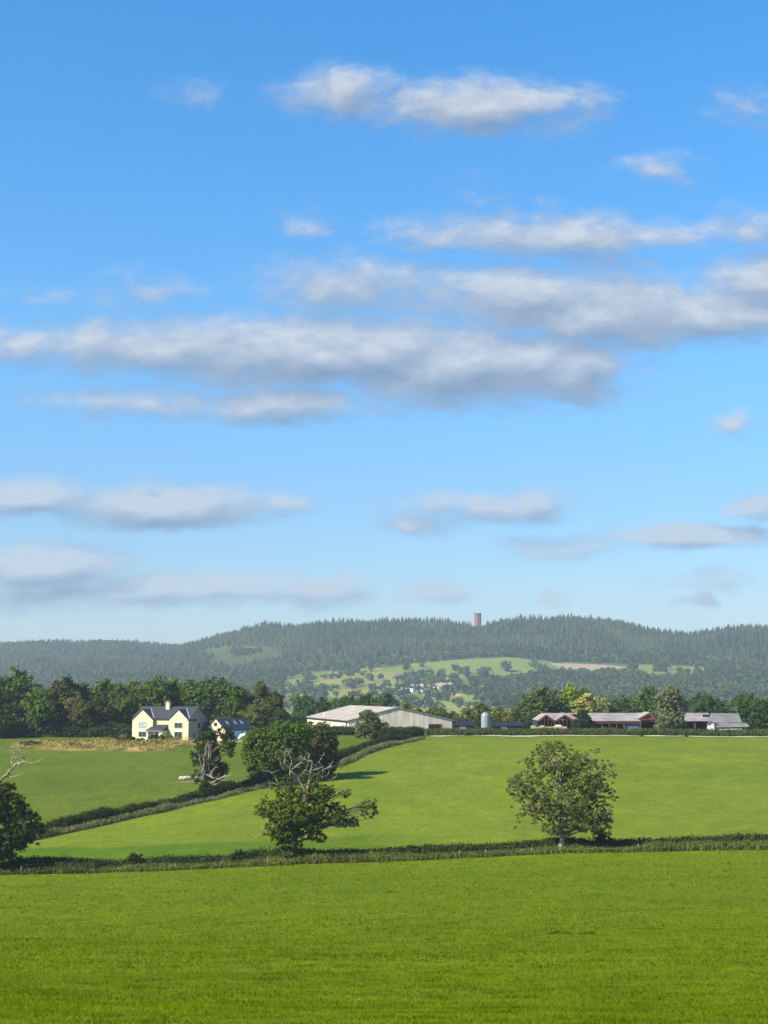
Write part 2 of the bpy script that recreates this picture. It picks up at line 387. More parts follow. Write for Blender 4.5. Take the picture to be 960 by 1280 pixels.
def build_ground():
    us = np.linspace(-.62, .62, 311)
    Ys = np.unique(np.concatenate([np.arange(-36, 60, 2.0), np.arange(60, 460, 1.6), np.arange(460, 1700, 16), np.arange(1700, 2560, 4.5), np.arange(2560, 3620, 16), np.arange(3620, 5200, 60)]))
    U, Y = np.meshgrid(us, Ys)
    w = np.maximum(Y, 0) + 60.0
    X = U * w
    Z = gz(X, Y)
    nr, nc = X.shape
    V = np.stack([X, Y, Z], -1).reshape(-1, 3)
    i = np.arange(nr-1)[:, None]*nc + np.arange(nc-1)[None, :]
    F = np.stack([i, i+1, i+nc+1, i+nc], -1).reshape(-1, 4)
    me = np_mesh('ground', V, F, True)
    px, py = proj(X, np.maximum(Y, 1), Z)
    px, py = px.ravel(), py.ravel(); x, y = X.ravel(), Y.ravel()
    c = np.tile(np.array([.118, .156, .005]), (len(V), 1)).astype(float)
    mid = (y > 184) & (y < 480)
    c[mid] = (.133, .168, .015)
    # darker strip coloured across the lower left of the middle field, fading rightwards
    dark_strip = np.clip((205.0 + 2.5*np.sin(x/19) - y) / 1.5, 0, 1) * np.clip((0 - x + 12) / 22, 0, 1) * (y > 184)
    c = c*(1 - .42*dark_strip[:, None]*np.array([1, .55, .9]))
    # the field beyond the diagonal hedge
    hx = np.interp(y, HED2[:, 1], HED2[:, 0])
    lf = mid & (x < hx)
    c[lf] = (.092, .122, .014)
    e = np.clip(mound_mask(px, y) * 2.2, 0, 1) * (y > 300) * (y < 400)
    nz = fbm(x/4, y/4, s=77, o=4)
    mc = np.where((nz > .55)[:, None], np.array([.16, .17, .045]), np.array([.46, .28, .12]))
    c = c*(1-e[:, None]) + mc*e[:, None]
    yard = (y > 349) & (y < 372) & (px > 120) & (px < 330)
    c[yard] = (.22, .19, .09)
    farm = (y > 372) & (y < 480) & (px > 560)
    c[farm] = (.15, .14, .10)
    far = y > 480
    c[far] = (.07, .10, .035)
    val = (y > 1500) & (y < 2500) & (px > 300) & (px < 720)
    k = vnoise(px/38, py/9, s=5)
    c[val & (k > .55)] = (.20, .21, .05); c[val & (k <= .55)] = (.115, .155, .035)
    for poly, col in FIELDS:
        g = in_poly(px, py, poly) & (y > 1500) & (y < 3300)
        c[g] = np.array(col)*(1.35, 1.15, .8)
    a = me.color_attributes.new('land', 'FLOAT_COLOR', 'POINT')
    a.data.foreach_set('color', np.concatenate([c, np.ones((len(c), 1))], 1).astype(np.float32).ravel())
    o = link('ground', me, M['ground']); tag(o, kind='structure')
HED2_PX = [(20, 1052), (55, 1044), (100, 1034), (160, 1021), (200, 1012), (250, 1001), (290, 991), (330, 982), (385, 968), (425, 953), (455, 940), (485, 931), (520, 924)]
HED2 = np.array([gp(*p) for p in HED2_PX])
build_ground()
# ------------------------------------------------------------------ grass in the foreground
def build_grass():
    rng = np.random.default_rng(4)
    Vs, Fs = [], []; off = 0
    bands = [(11.0, 17, 1500, .011, .055), (17, 26, 700, .017, .06), (26, 42, 300, .028, .07), (42, 75, 100, .05, .085), (75, 120, 34, .085, .10), (120, 179, 15, .12, .13)]
    for y0, y1, den, w, h in bands:
        hw = .325
        ex = 9.0 if y0 < 40 else 14.0
        A = hw * (y1**2 - y0**2) + 2*ex*(y1 - y0)
        n = int(A * den)
        y = np.sqrt(rng.random(n) * ((y1+ex/hw)**2 - (y0+ex/hw)**2) + (y0+ex/hw)**2) - ex/hw; x = rng.uniform(-1, 1, n) * (hw*y + ex)
        g = fbm(x/.55, y/.55, s=21, o=3); g2 = fbm(x/4, y/4, s=22, o=3)
        keep = rng.random(n) < .25 + 1.5*np.clip(g-.25, 0, 1)
        x, y, g, g2 = x[keep], y[keep], g[keep], g2[keep]; n = len(x)
        z = gz(x, y)
        H = h * rng.uniform(.4, 1.15, n) * (.45 + .8*g) * (.7 + .6*g2)
        a = rng.uniform(0, 2*np.pi, n); W = w * rng.uniform(.6, 1.3, n) * .5
        la = rng.uniform(0, 2*np.pi, n); lean = H * rng.uniform(.2, 1.2, n)
        B = np.stack([x, y, z - .01], 1); D = np.stack([np.cos(a)*W, np.sin(a)*W, 0*a], 1)
        T = B + np.stack([np.cos(la)*lean, np.sin(la)*lean, H], 1)
        V = np.stack([B - D, B + D, T], 1).reshape(-1, 3)
        Vs.append(V); Fs.append(np.arange(3*n).reshape(-1, 3) + off); off += 3*n
    me = np_mesh('grass', np.concatenate(Vs), np.concatenate(Fs))
    o = link('grass', me, M['blade']); tag(o, 'short bright green pasture grass covering the foreground slope', 'grass', kind='stuff')
    # daisies: a few white flower heads in the near sward
    for px, py in ((186, 1217), (604, 1139), (449, 1256)):
        p = gp(px, py, 8); b = MB()
        for k in range(7):
            a0, a1 = k*2*math.pi/7, (k+.75)*2*math.pi/7
            b.add([(0, 0, .07), (.014*math.cos(a0), .014*math.sin(a0), .085), (.018*math.cos((a0+a1)/2), .018*math.sin((a0+a1)/2), .075), (.014*math.cos(a1), .014*math.sin(a1), .085)], [(0, 1, 2, 3)])
        f = empty('daisy', p, label={186: 'white flower in the short grass at lower left', 604: 'white flower in the middle of the foreground grass', 449: 'white flower in the grass near the bottom edge'}[px], cat='flower', group='white flowers in the foreground grass')
        b.build('petals', M['whitepaint'], f); MB().bar((0, 0, -.02), (0, 0, .10), .008).build('stem', M['rough'], f)
build_grass()
for i, (px, py, w, lab) in enumerate([(700, 1168, .55, 'dark flat weed patch in the foreground grass, left one of two near the right side'), (733, 1169, .4, 'dark flat weed patch in the foreground grass, right one of two near the right side'),
        (489, 1116, .6, 'faint dark weed patch in the upper middle of the foreground field')]):
    p = gp(px, py, 8); rng = np.random.default_rng(i+900)
    V, F = crown([(0, 0, .03, w, w*.8, .07)], rng, 60, 22, .09, .05)
    o = link('weed_patch', np_mesh('weed_patch', V, F), M['weedleaf']); o.location = p; tag(o, lab, 'weeds', 'weed patches in the foreground grass')
# ------------------------------------------------------------------ hedges
def strip_points(line, n, rng, width, height, var=.35, hs=6.0, seed=0, side=0.0):
    """random points through the cross-section of a strip along a ground polyline"""
    line = np.asarray(line, float); seg = np.diff(line[:, :2], axis=0); L = np.linalg.norm(seg, axis=1); cum = np.concatenate([[0], np.cumsum(L)])
    t = rng.random(n) * cum[-1]; k = np.clip(np.searchsorted(cum, t) - 1, 0, len(seg)-1); f = (t - cum[k]) / L[k]
    c = line[k, :2] + seg[k] * f[:, None]; d = seg[k] / L[k][:, None]; nrm = np.stack([d[:, 1], -d[:, 0]], 1)
    hv = 1 + var * 2 * (fbm(t / hs, 0*t + seed, s=seed, o=3) - .5) * 1.6
    ang = rng.random(n) * np.pi; r = rng.uniform(.72, 1.0, n) ** .7
    ox = np.cos(ang) * r * width * (.85 + .3*vnoise(t/3, 0*t, s=seed+3)); oz = np.sin(ang) ** .55 * r * height * hv
    xy = c + nrm * (ox + side)[:, None]
    Nn = np.concatenate([nrm * np.cos(ang)[:, None], np.sin(ang)[:, None]], 1)
    P = np.concatenate([xy, (gz(xy[:, 0], xy[:, 1]) + oz)[:, None]], 1)
    return P, Nn
def hedge(name, line, n, width, height, leaf, mat, label, cat='hedge', var=.35, hs=6.0, seed=0, side=0.0, clump=.28, per=14, spikes=0, group=None, core=True, kind=None):
    rng = np.random.default_rng(seed + 100)
    P, Nn = strip_points(line, n // per, rng, width, height, var, hs, seed, side)
    o = rng.normal(size=(len(P), per, 3)) * clump * np.array([1, 1, .7])
    Q = (P[:, None, :] + o).reshape(-1, 3); NN = (Nn[:, None, :]*.7 + o/clump*.4 + rng.normal(size=o.shape)*.6 + np.array([0, 0, .3])).reshape(-1, 3)
    V, F = leaves(Q, NN, leaf, rng)
    if spikes:
        Ps, _ = strip_points(line, spikes, rng, width*1.15, height*.95, var, hs, seed, side)
        g = gz(Ps[:, 0], Ps[:, 1]); h = np.maximum(Ps[:, 2] - g, .2) * rng.uniform(.8, 1.5, len(Ps)) + .25
        a = rng.uniform(0, 2*np.pi, len(Ps)); w = .05
        B = np.stack([Ps[:, 0], Ps[:, 1], g], 1); D = np.stack([np.cos(a), np.sin(a), 0*a], 1) * w
        T = B + np.stack([rng.normal(0, .15, len(Ps)), rng.normal(0, .15, len(Ps)), h], 1)
        V2 = np.stack([B-D, B+D, T+D*.4, T-D*.4], 1).reshape(-1, 3)
        F = np.concatenate([F, np.arange(len(V2)).reshape(-1, 4) + len(V)]); V = np.concatenate([V, V2])
    if core:   # the dense twiggy inside, so that light does not pass straight through
        line = np.asarray(line, float); t = np.linspace(0, 1, max(len(line)*6, 40)); c = np.linspace(0, len(line)-1, len(t))
        cx = np.interp(c, range(len(line)), line[:, 0]); cy = np.interp(c, range(len(line)), line[:, 1])
        d = np.stack([np.gradient(cx), np.gradient(cy)], 1); d /= np.linalg.norm(d, axis=1)[:, None]; nn = np.stack([d[:, 1], -d[:, 0]], 1)
        prof = [(-.7, -.3), (-.6, .5), (-.25, .72), (.25, .72), (.6, .5), (.7, -.3)]
        rows = []
        for a_, b_ in prof:
            xx = cx + nn[:, 0]*(a_*width+side); yy = cy + nn[:, 1]*(a_*width+side)
            rows.append(np.stack([xx, yy, gz(xx, yy) + b_*height*(1-var*.6)], 1))
        Rr = np.stack(rows, 1); k, m = Rr.shape[:2]
        i = np.arange(k-1)[:, None]*m + np.arange(m-1)[None, :]
        F3 = np.stack([i, i+1, i+m+1, i+m], -1).reshape(-1, 4) + len(V)
        F = np.concatenate([F, F3]); V = np.concatenate([V, Rr.reshape(-1, 3)])
    ob = link(name, np_mesh(name, V, F), mat)
    return tag(ob, label, cat, group, kind)
def pline(pts, **k): return np.array([gp(*p) for p in pts])
xs = np.arange(-160, 1130, 30.0)
def hline(dy, Y0): return np.array([gpx(s, Y0 + dy) for s in xs])
H1 = hline(3.0, YH)
hedge('hedge', H1, 56000, .85, .95, .19, M['hedge_dark'], 'low dark hedge running across the whole view between the near and middle fields', var=.45, seed=1, clump=.26)
hedge('rough_verge', hline(.2, YH), 46000, 1.5, .50, .17, M['rough'], 'strip of tall rough grass and weeds along the near hedge foot', cat='verge', var=.6, seed=2, spikes=12000, clump=.25, core=False, kind='stuff')
hedge('hedge', np.array([gpx(s, YH+1.0) for s in (-60, -10, 40, 90, 134)]), 14000, 1.3, 1.15, .2, M['hedge_dark'], 'taller dark bushy stretch of hedge at far left, below the half-dead tree', var=.5, seed=3)
hedge('hedge', HED2, 50000, .95, 1.35, .22, M['hedge_dark'], 'dark diagonal hedge climbing the valley from lower left to the barn', var=.4, seed=4, side=-1.3, clump=.3)
hedge('hedge', HED2, 26000, .7, .62, .18, M['weeds'], 'low pale weedy bank along the field side of the diagonal hedge', var=.7, seed=5, side=1.5, clump=.25, spikes=2500)
CR = [(533, 921), (600, 921), (680, 921), (760, 921), (840, 921), (920, 921), (1000, 921), (1080, 921)]
CRL = np.array([gpx(p[0], 364.0) for p in CR])
hedge('hedge', CRL, 60000, 1.1, 1.5, .28, M['hedge_trim'], 'long trimmed green hedge in front of the farm sheds, above the pale track', var=.10, seed=6, clump=.3)
hedge('hedge', np.array([gpx(p, Y) for p, Y in ((350, 366), (400, 370), (440, 374), (490, 376), (528, 380))]), 16000, 1.2, 1.9, .28, M['hedge_trim'], 'green hedge at the foot of the big pale barn', var=.2, seed=7, clump=.3)
hedge('hedge', np.array([gpx(p, Y) for p, Y in ((472, 345), (490, 352), (508, 357), (522, 361))]), 11000, 1.8, 1.9, .28, M['hedge_dark'], 'short dark overgrown hedge at the corner below the barn opening', var=.3, seed=8, clump=.35)
hedge('undergrowth', np.array([gpx(p, 392.0) for p in (-160, -60, 20, 80, 140, 170)]), 20000, 3.0, 3.6, .5, M['hedge_dark'], 'dark undergrowth along the foot of the left wood', cat='undergrowth', var=.4, seed=9, clump=.6, kind='stuff')
hedge('undergrowth', np.array([gpx(p, Y) for p, Y in ((240, 430), (300, 432), (350, 445), (380, 500), (440, 515), (500, 500), (575, 440), (640, 436), (720, 436), (800, 436), (900, 436), (1000, 436), (1100, 436))]), 34000, 3.5, 4.2, .55, M['hedge_dark'], 'dark undergrowth beneath the trees behind the farm', cat='undergrowth', var=.45, seed=10, clump=.6, kind='stuff')
# scrub and dry grass on the spoil bank
hedge('dry_grass', pline([(30, 932), (80, 932), (120, 932), (170, 934), (215, 933), (245, 930)]), 7000, 6.5, .4, .3, M['drygrass'], 'straw coloured rough grass growing on the bare earth bank', cat='grass', var=1.0, hs=5, seed=11, clump=.5, core=False, spikes=3000, kind='stuff')
for i, (px, Y, r, h, lab) in enumerate([(167, 341, 1.6, 1.2, 'small dark bush on the earth bank under the left gable'), (183, 338, 2.4, 1.1, 'low wide green bush on the bank in front of the porch'), (200, 343, 1.7, 1.5, 'rounded bush on the bank in front of the right gable'),
        (215, 345, 1.2, .8, 'small bush on the bank near the right gable corner'), (150, 347, 1.5, .9, 'low bush on the bank just left of the house'), (100, 333, 2.2, .7, 'low scrubby bush in the middle of the earth bank'), (45, 336, 2.5, .9, 'scrubby bush at the left end of the earth bank')]):
    p = gpx(px, Y); rng = np.random.default_rng(i+50)
    V, F = crown([(0, 0, h*.5, r, r*.7, h*.6)], rng, 60, 20, .35, .26)
    o = link('bush', np_mesh('bush', V, F), M['hedge_trim'] if i % 2 else M['hedge_dark']); o.location = p
    tag(o, lab, 'bush', 'bushes on the earth bank')
V, F = crown([(0, 0, .6, .8, .7, .6)], np.random.default_rng(3), 24, 20, .35, .25)
o = link('flowering_shrub', np_mesh('flowering_shrub', V, F), M['pink']); o.location = gpx(160, 372); tag(o, 'pink flowering shrub beside the left end of the house', 'shrub')
# ------------------------------------------------------------------ track and fence
def build_track():
    V, F = [], []
    S = np.arange(516, 1120, 6.0)
    for s in S:
        a = gpx(s, 358.3 + .4*math.sin(s/40)); b = gpx(s, 361.4)
        V += [(a[0], a[1], a[2]+.10), (b[0], b[1], b[2]+.16)]
    F = [(2*i, 2*i+2, 2*i+3, 2*i+1) for i in range(len(S)-1)]
    o = link('track', np_mesh('track', np.array(V), np.array(F)), M['track']); tag(o, kind='structure')
build_track()
def fence(line, label, step=3.2, h=1.15, skip=()):
    r = empty('wire_fence', line[0], label=label, cat='fence'); o0 = np.array(line[0])
    pts = []
    seg = np.diff(line[:, :2], axis=0); L = np.linalg.norm(seg, axis=1); cum = np.concatenate([[0], np.cumsum(L)])
    rr = random.Random(9); t = 0
    while t < cum[-1]:
        t += step*rr.choice((.55, 1, 1, 1.4, 2.3, 3.1))
        x = np.interp(t, cum, line[:, 0]); y = np.interp(t, cum, line[:, 1]); pts.append(np.array([x, y, float(gz(x, y))]))
    rng = random.Random(5)
    me = None
    for p in pts:
        if me is None:
            ob = MB().prism([(-.055, -.3), (.055, -.3), (.055, h), (0, h+.06), (-.055, h)], 'y', -.05, .05).build('post', M['post'], r); me = ob.data
        else:
            ob = link('post', me, None, r)
        ob.location = p - o0; ob.rotation_euler = (rng.uniform(-.06, .06), rng.uniform(-.08, .08), rng.uniform(0, 3)); ob.scale = (1, 1, rng.uniform(.85, 1.1))
    w = MB()
    for z in (.45, .8, 1.08):
        for a, b in zip(pts[:-1], pts[1:]):
            w.bar(a-o0+(0, 0, z), b-o0+(0, 0, z), .006)
    w.build('wire', M['wire'], r)
    return r
fence(np.array([gpx(s, YH-.9) for s in np.arange(-40, 1010, 30.0)]), 'old post and wire fence along the front of the near hedge', step=5.5, h=.8)
# ------------------------------------------------------------------ hero trees
def px_lobes(base, Y, L):
    """lobes measured on the photograph -> metres about the tree's foot, given their own depth"""
    out = []
    for i, l in enumerate(L):
        px, py, rx, ry = l[:4]; den = l[4] if len(l) > 4 else 1.0; dy = l[5] if len(l) > 5 else 0.0
        p = at(px, py, Y + dy); k = (Y + dy) / FPX
        r = rx * k
        out.append((p[0]-base[0], dy, p[2]-base[2], r, max(r*.9, 1.0), ry*k, den))
    return out
def px_path(base, Y, pts, rng, r0, r1, depth=1.2, wig=.06, n=4):
    P = []; d = rng.uniform(-1.7, -.1)*depth/1.2
    for i, (px, py) in enumerate(pts):
        q = at(px, py, Y + d*i/len(pts)*2); P.append(q - base)
    P = wiggle(P, rng, wig, n)
    return P, np.linspace(r0, r1, len(P))
def limb_set(lobes, rng, h0, tr, top):
    """trunk, limbs to the lobes and finer branches in them"""
    paths = [(wiggle([(0, 0, -.4), (.05, 0, h0*.5), (.1, .05, h0), (0, .1, top*.55), (.1, 0, top*.8)], rng, tr*.15, 3), None)]
    P = paths[0][0]; paths[0] = (P, tr * np.interp(np.linspace(0, 1, len(P)), [0, .08, .4, 1], [1.45, 1.0, .75, .2]))
    for l in lobes:
        if len(l) > 6 and l[6] < .3: continue
        c = np.array(l[:3]); z0 = rng.uniform(h0*.75, max(h0*.9, min(c[2]*.8, top*.6)))
        m = np.array([c[0]*.45, c[1]*.45, z0 + (c[2]-z0)*.6])
        Q = wiggle([(0, 0, z0), m, c], rng, .12, 4); paths.append((Q, np.linspace(tr*.30, tr*.09, len(Q))))
        for k in range(6):
            e = c + sph(1, rng)[0] * np.array(l[3:6]) * rng.uniform(.6, .95)
            s = Q[rng.integers(len(Q)//2, len(Q))]
            Q2 = wiggle([s, (s+e)/2 + (0, 0, .15), e], rng, .12, 3); paths.append((Q2, np.linspace(tr*.12, .02, len(Q2))))
    return paths
def hero(name, px, py, Y, L, label, cat, col, nclump, per, cs, leaf, tr, gap=.1, h0=2.0, seed=0, dead=None, barkm='bark', deadm='dead', shell=.5, extra_trunk=None):
    rng = np.random.default_rng(seed)
    if Y is None: b = gp(px, py); Y = b[1]
    else: b = gpx(px, Y)
    lob = px_lobes(b, Y, L)
    r = empty(name, b, label=label, cat=cat)
    V, F = crown(lob, rng, nclump, per, cs, leaf, gap, shell)
    o = link('crown', np_mesh('crown', V, F), M['leaf'], r); o.color = (*col, 1)
    top = max(l[2]+l[5]*.5 for l in lob)
    V, F = tubes(limb_set(lob, rng, h0, tr, top)); link('trunk', np_mesh('trunk', V, F, True), M[barkm], r)
    if dead:
        ps = [px_path(b, Y, pts, rng, r0*.68, r1*.7, wig=.06+r0*.25) for pts, r0, r1 in dead]
        for P, rad in list(ps):     # each dead limb with its twigs
            tw = [(P, rad)]
            for k in range(9):
                i = rng.integers(1, len(P)); d = sph(1, rng)[0]*rng.uniform(.3, 1.25); d[2] = abs(d[2])*.7
                Q = wiggle([P[i], P[i]+d*.5, P[i]+d], rng, .05, 2); tw.append((Q, np.linspace(max(rad[i]*.45, .02), .012, len(Q))))
            V, F = tubes(tw, 5); link('dead_limb', np_mesh('dead_limb', V, F, True), M[deadm], r)
    return r
z3 = lambda pts: [(290 + x/5.333, 890 + y/5.333) for x, y in pts]
z1 = lambda pts: [(300 + x/5.05, 920 + y/5.05) for x, y in pts]
z2 = lambda pts: [(210 + x/9.6, 900 + y/9.6) for x, y in pts]
z7 = lambda pts: [(x/7.11, 920 + y/7.11) for x, y in pts]
GREEN, DARK, OLIVE, BRIGHT = (.060, .095, .018), (.034, .056, .014), (.095, .105, .040), (.095, .155, .016)
hero('field_tree', 696, 1064, YH+.6, [(690, 953, 36, 24), (660, 985, 28, 22), (724, 968, 38, 26), (752, 985, 21, 24, .7), (692, 1037, 15, 8, .8), (720, 1036, 16, 8, .7), (700, 1000, 42, 28), (738, 1015, 26, 22), (676, 1012, 22, 18, .7), (652, 1003, 15, 24, .45), (750, 1032, 15, 15, 1.2, 2),
        (692, 934, 20, 10, .6), (760, 962, 12, 12, .4), (645, 978, 10, 12, .5), (712, 1030, 26, 14, .8), (738, 945, 14, 10, .5), (648, 1032, 5, 8, .15)],
     'broad leafy open-crowned tree standing alone in the near hedge on the right', 'tree', (.120, .136, .038), 2900, 14, .29, .20, .42, gap=.30, h0=1.6, seed=21, barkm='pale_bark', shell=.35)
oak_dead = [(z3([(455, 470), (400, 430), (385, 380), (350, 330), (345, 290), (357, 240)]), .22, .05), (z3([(385, 380), (397, 320), (375, 262), (402, 264)]), .12, .04),
    (z3([(400, 380), (450, 350), (467, 322), (436, 295)]), .13, .05), (z3([(465, 322), (492, 315)]), .06, .04), (z3([(520, 450), (525, 380), (532, 340), (508, 305), (522, 280)]), .18, .06),
    (z3([(310, 490), (290, 430), (250, 400), (200, 365)]), .15, .05), (z3([(345, 385), (318, 325), (285, 300)]), .11, .04), (z3([(530, 400), (600, 360), (590, 320), (612, 285)]), .12, .04),
    (z3([(600, 450), (612, 385), (672, 340)]), .11, .04), (z3([(268, 525), (250, 480), (300, 480)]), .07, .05), (z3([(490, 620), (478, 500), (430, 430), (385, 380)]), .3, .22),
    (z3([(640, 470), (690, 430), (712, 370)]), .08, .03), (z3([(560, 440), (640, 420), (660, 350)]), .08, .03), (z3([(440, 440), (470, 400), (500, 380), (505, 330)]), .08, .03),
    (z3([(560, 470), (580, 400), (560, 350)]), .08, .03), (z3([(370, 300), (330, 240)]), .05, .03), (z3([(500, 620), (500, 540), (520, 450)]), .25, .18),
    (z1([(260, 560), (230, 520), (170, 522), (140, 590), (105, 640)]), .08, .03), (z1([(160, 600), (240, 560)]), .08, .05), (z1([(470, 540), (420, 440), (400, 405)]), .2, .12),
    (z1([(660, 540), (700, 560), (560, 540)]), .1, .06)]
hero('oak_tree', 367, 1075, YH+.3, [(362, 1058, 17, 16, 1.1), (352, 1035, 24, 16), (384, 1028, 26, 16), (340, 1008, 22, 12, .8), (326, 1014, 9, 8, .6), (370, 1004, 26, 18), (366, 1018, 30, 14, 1, -1.5), (412, 1014, 22, 12, .9), (398, 990, 24, 10, .8),
        (430, 990, 11, 6, .6), (432, 1029, 16, 5, .5), (461, 1012, 11, 11, .55), (466, 1004, 5, 10, .4), (448, 1024, 9, 5, .4), (356, 980, 18, 12, .7), (394, 1046, 16, 7, .6), (386, 972, 20, 10, .4), (345, 1040, 10, 9, .6)],
     'gnarled oak in the near hedge with twisted bare branches above its green crown', 'tree', (.088, .118, .014), 1900, 16, .33, .22, .6, gap=.2, h0=2.6, seed=22, dead=oak_dead, shell=.4)
stag = [(z2([(430, 860), (415, 700), (420, 600), (440, 450), (452, 350), (490, 272)]), .26, .06), (z2([(440, 590), (380, 470), (372, 390), (345, 330)]), .2, .06), (z2([(490, 600), (485, 450), (490, 340), (480, 282)]), .2, .07),
    (z2([(490, 490), (525, 400), (510, 300)]), .14, .05), (z2([(530, 390), (592, 328)]), .07, .04), (z2([(545, 705), (520, 640), (562, 578), (602, 560)]), .18, .06), (z2([(560, 500), (622, 458)]), .07, .04),
    (z2([(480, 775), (560, 730), (620, 690), (690, 670), (762, 652)]), .2, .06), (z2([(590, 712), (650, 722), (735, 720)]), .13, .05), (z2([(425, 650), (500, 665), (545, 705)]), .18, .14),
    (z2([(410, 722), (370, 722), (310, 725)]), .1, .05), (z2([(440, 450), (388, 428)]), .09, .05), (z2([(490, 765), (570, 782), (612, 745)]), .13, .05), (z2([(640, 690), (680, 660), (700, 690)]), .1, .05), (z2([(390, 640), (360, 610)]), .1, .05)]
sp = gp(255, 992)
hero('dead_tree', 255, 992, None, [(470, 0, 0, 0)] and [(262, 918, 9, 6, .8, 1.5), (280, 915, 10, 8, .9, 1.5), (286, 928, 9, 12, .9, 1.5), (288, 940, 5, 6, .6, 1.5), (262, 945, 16, 18, 1.2, 2.5), (246, 945, 8, 14, .9, 2.2), (268, 965, 14, 13, 1.1, 2.5), (246, 970, 6, 10, .9, 1.8), (277, 960, 8, 8, .8, 2),
        (272, 986, 13, 11, 1.1, 1), (254, 985, 6, 8, .8, -.4), (258, 928, 14, 14, 1, 2.3), (280, 994, 12, 7, .8, 0), (255, 982, 4, 9, 1.5, -.7)],
     'tree with bleached bare limbs against dark ivy, below the garage in the diagonal hedge', 'tree', (.040, .062, .012), 1100, 17, .38, .25, .4, gap=.05, h0=2.2, seed=23, dead=stag)
hero('broadleaf_tree', 338, 980, None, [(326, 928, 22, 20), (352, 922, 24, 20), (314, 945, 13, 20), (342, 948, 30, 24), (370, 918, 20, 17), (330, 960, 22, 14), (368, 945, 20, 24), (308, 925, 8, 10, .6), (355, 908, 14, 6, .8)],
     'broad bright green tree left of the round dark one, in the middle clump', 'tree', (.074, .124, .014), 1900, 16, .58, .34, .45, gap=.12, h0=2.0, seed=24)
hero('broadleaf_tree', 398, 972, None, [(400, 922, 20, 19), (392, 944, 24, 24), (411, 940, 13, 22), (402, 958, 18, 14), (385, 915, 12, 12, .8)],
     'round dark olive tree on the right of the middle clump', 'tree', (.075, .085, .020), 1200, 16, .6, .34, .4, gap=.04, h0=1.8, seed=25)
hero('oak_tree', -8, 1090, YH-.5, [(-22, 1012, 30, 28), (12, 1008, 18, 22), (32, 1028, 19, 20), (44, 1043, 10, 14), (18, 1048, 24, 14), (-5, 1062, 24, 14), (6, 988, 12, 13), (-45, 1035, 28, 26), (10, 1068, 9, 8, .6), (-20, 990, 16, 14)],
     'half-dead oak cut by the left edge, one pale bare limb reaching right', 'tree', (.036, .054, .014), 1300, 17, .45, .27, .8, gap=.05, h0=2.4, seed=26,
     dead=[(z7([(-150, 520), (-60, 430), (0, 388), (60, 342), (100, 300), (130, 256), (170, 241), (217, 240)]), .32, .12), (z7([(217, 240), (207, 190), (150, 200), (110, 215), (102, 270)]), .12, .06), (z7([(50, 362), (110, 362), (172, 350)]), .10, .03),
           (z7([(217, 243), (290, 238), (372, 214)]), .08, .02), (z7([(140, 200), (138, 150), (142, 100), (182, 126)]), .08, .03), (z7([(-150, 900), (-140, 700), (-150, 520)]), .5, .34), (z7([(-60, 430), (-80, 330), (-40, 250)]), .14, .04), (z7([(190, 190), (190, 150)]), .05, .02), (z7([(70, 130), (140, 122)]), .03, .03)])
hero('small_tree', 464, 927, 352, [(462, 902, 15, 12), (472, 912, 13, 11), (452, 912, 9, 9), (480, 905, 7, 7, .6), (458, 893, 9, 6, .7), (468, 921, 12, 6), (447, 918, 4, 5, .5)],
     'small loose olive green tree in front of the big barn', 'tree', (.11, .125, .048), 620, 15, .55, .33, .25, gap=.1, h0=1.2, seed=27)
hero('conifer_bush', 728, 912, 385, [(728, 893, 6, 6), (729, 903, 12, 8), (722, 908, 8, 6), (736, 907, 8, 7)],
     'dark dense bushy evergreen between the red framed sheds', 'tree', (.026, .048, .016), 500, 15, .5, .35, .25, gap=0, h0=1, seed=28)
hero('willow_tree', 838, 913, 388, [(835, 875, 17, 16), (848, 885, 11, 14), (824, 890, 11, 12), (837, 900, 20, 12), (838, 864, 11, 8), (830, 906, 12, 7), (850, 903, 8, 9)],
     'tall pale grey-green tree in front of the long farm shed', 'tree', (.15, .165, .080), 1100, 15, .6, .38, .3, gap=.08, h0=1.4, seed=29)
# small bushes in the verge by the track
for px, lab in ((797, 'little dark bush on the track edge below the red gable'), (852, 'little dark bush on the track edge below the grey-green tree')):
    p = gpx(px, 357.6); V, F = crown([(0, 0, .45, .45, .45, .5)], np.random.default_rng(px), 24, 14, .2, .16)
    o = link('bush', np_mesh('bush', V, F), M['hedge_dark']); o.location = p; tag(o, lab, 'bush', 'little bushes by the track')
# shrub lumps in the near hedge
for px, r, lab in ((34, 1.0, 'rounded shrub poking above the near hedge at far left'), (176, 1.1, 'rounded shrub in the near hedge below the house'), (303, .9, 'rounded shrub in the near hedge left of the gnarled oak'), (690, .8, 'shrub at the foot of the lone leafy tree'),
                   (748, 1.1, 'dark shrub under the right side of the lone leafy tree'), (512, .8, 'low shrub in the near hedge midway between the oak and the lone tree')):
    p = gpx(px, YH+2.2); V, F = crown([(0, 0, r*.8, r, r*.9, r*.95)], np.random.default_rng(px), int(70*r), 18, .3, .2)
    o = link('shrub', np_mesh('shrub', V, F), M['hedge_dark']); o.location = p; tag(o, lab, 'shrub', 'shrubs in the near hedge')
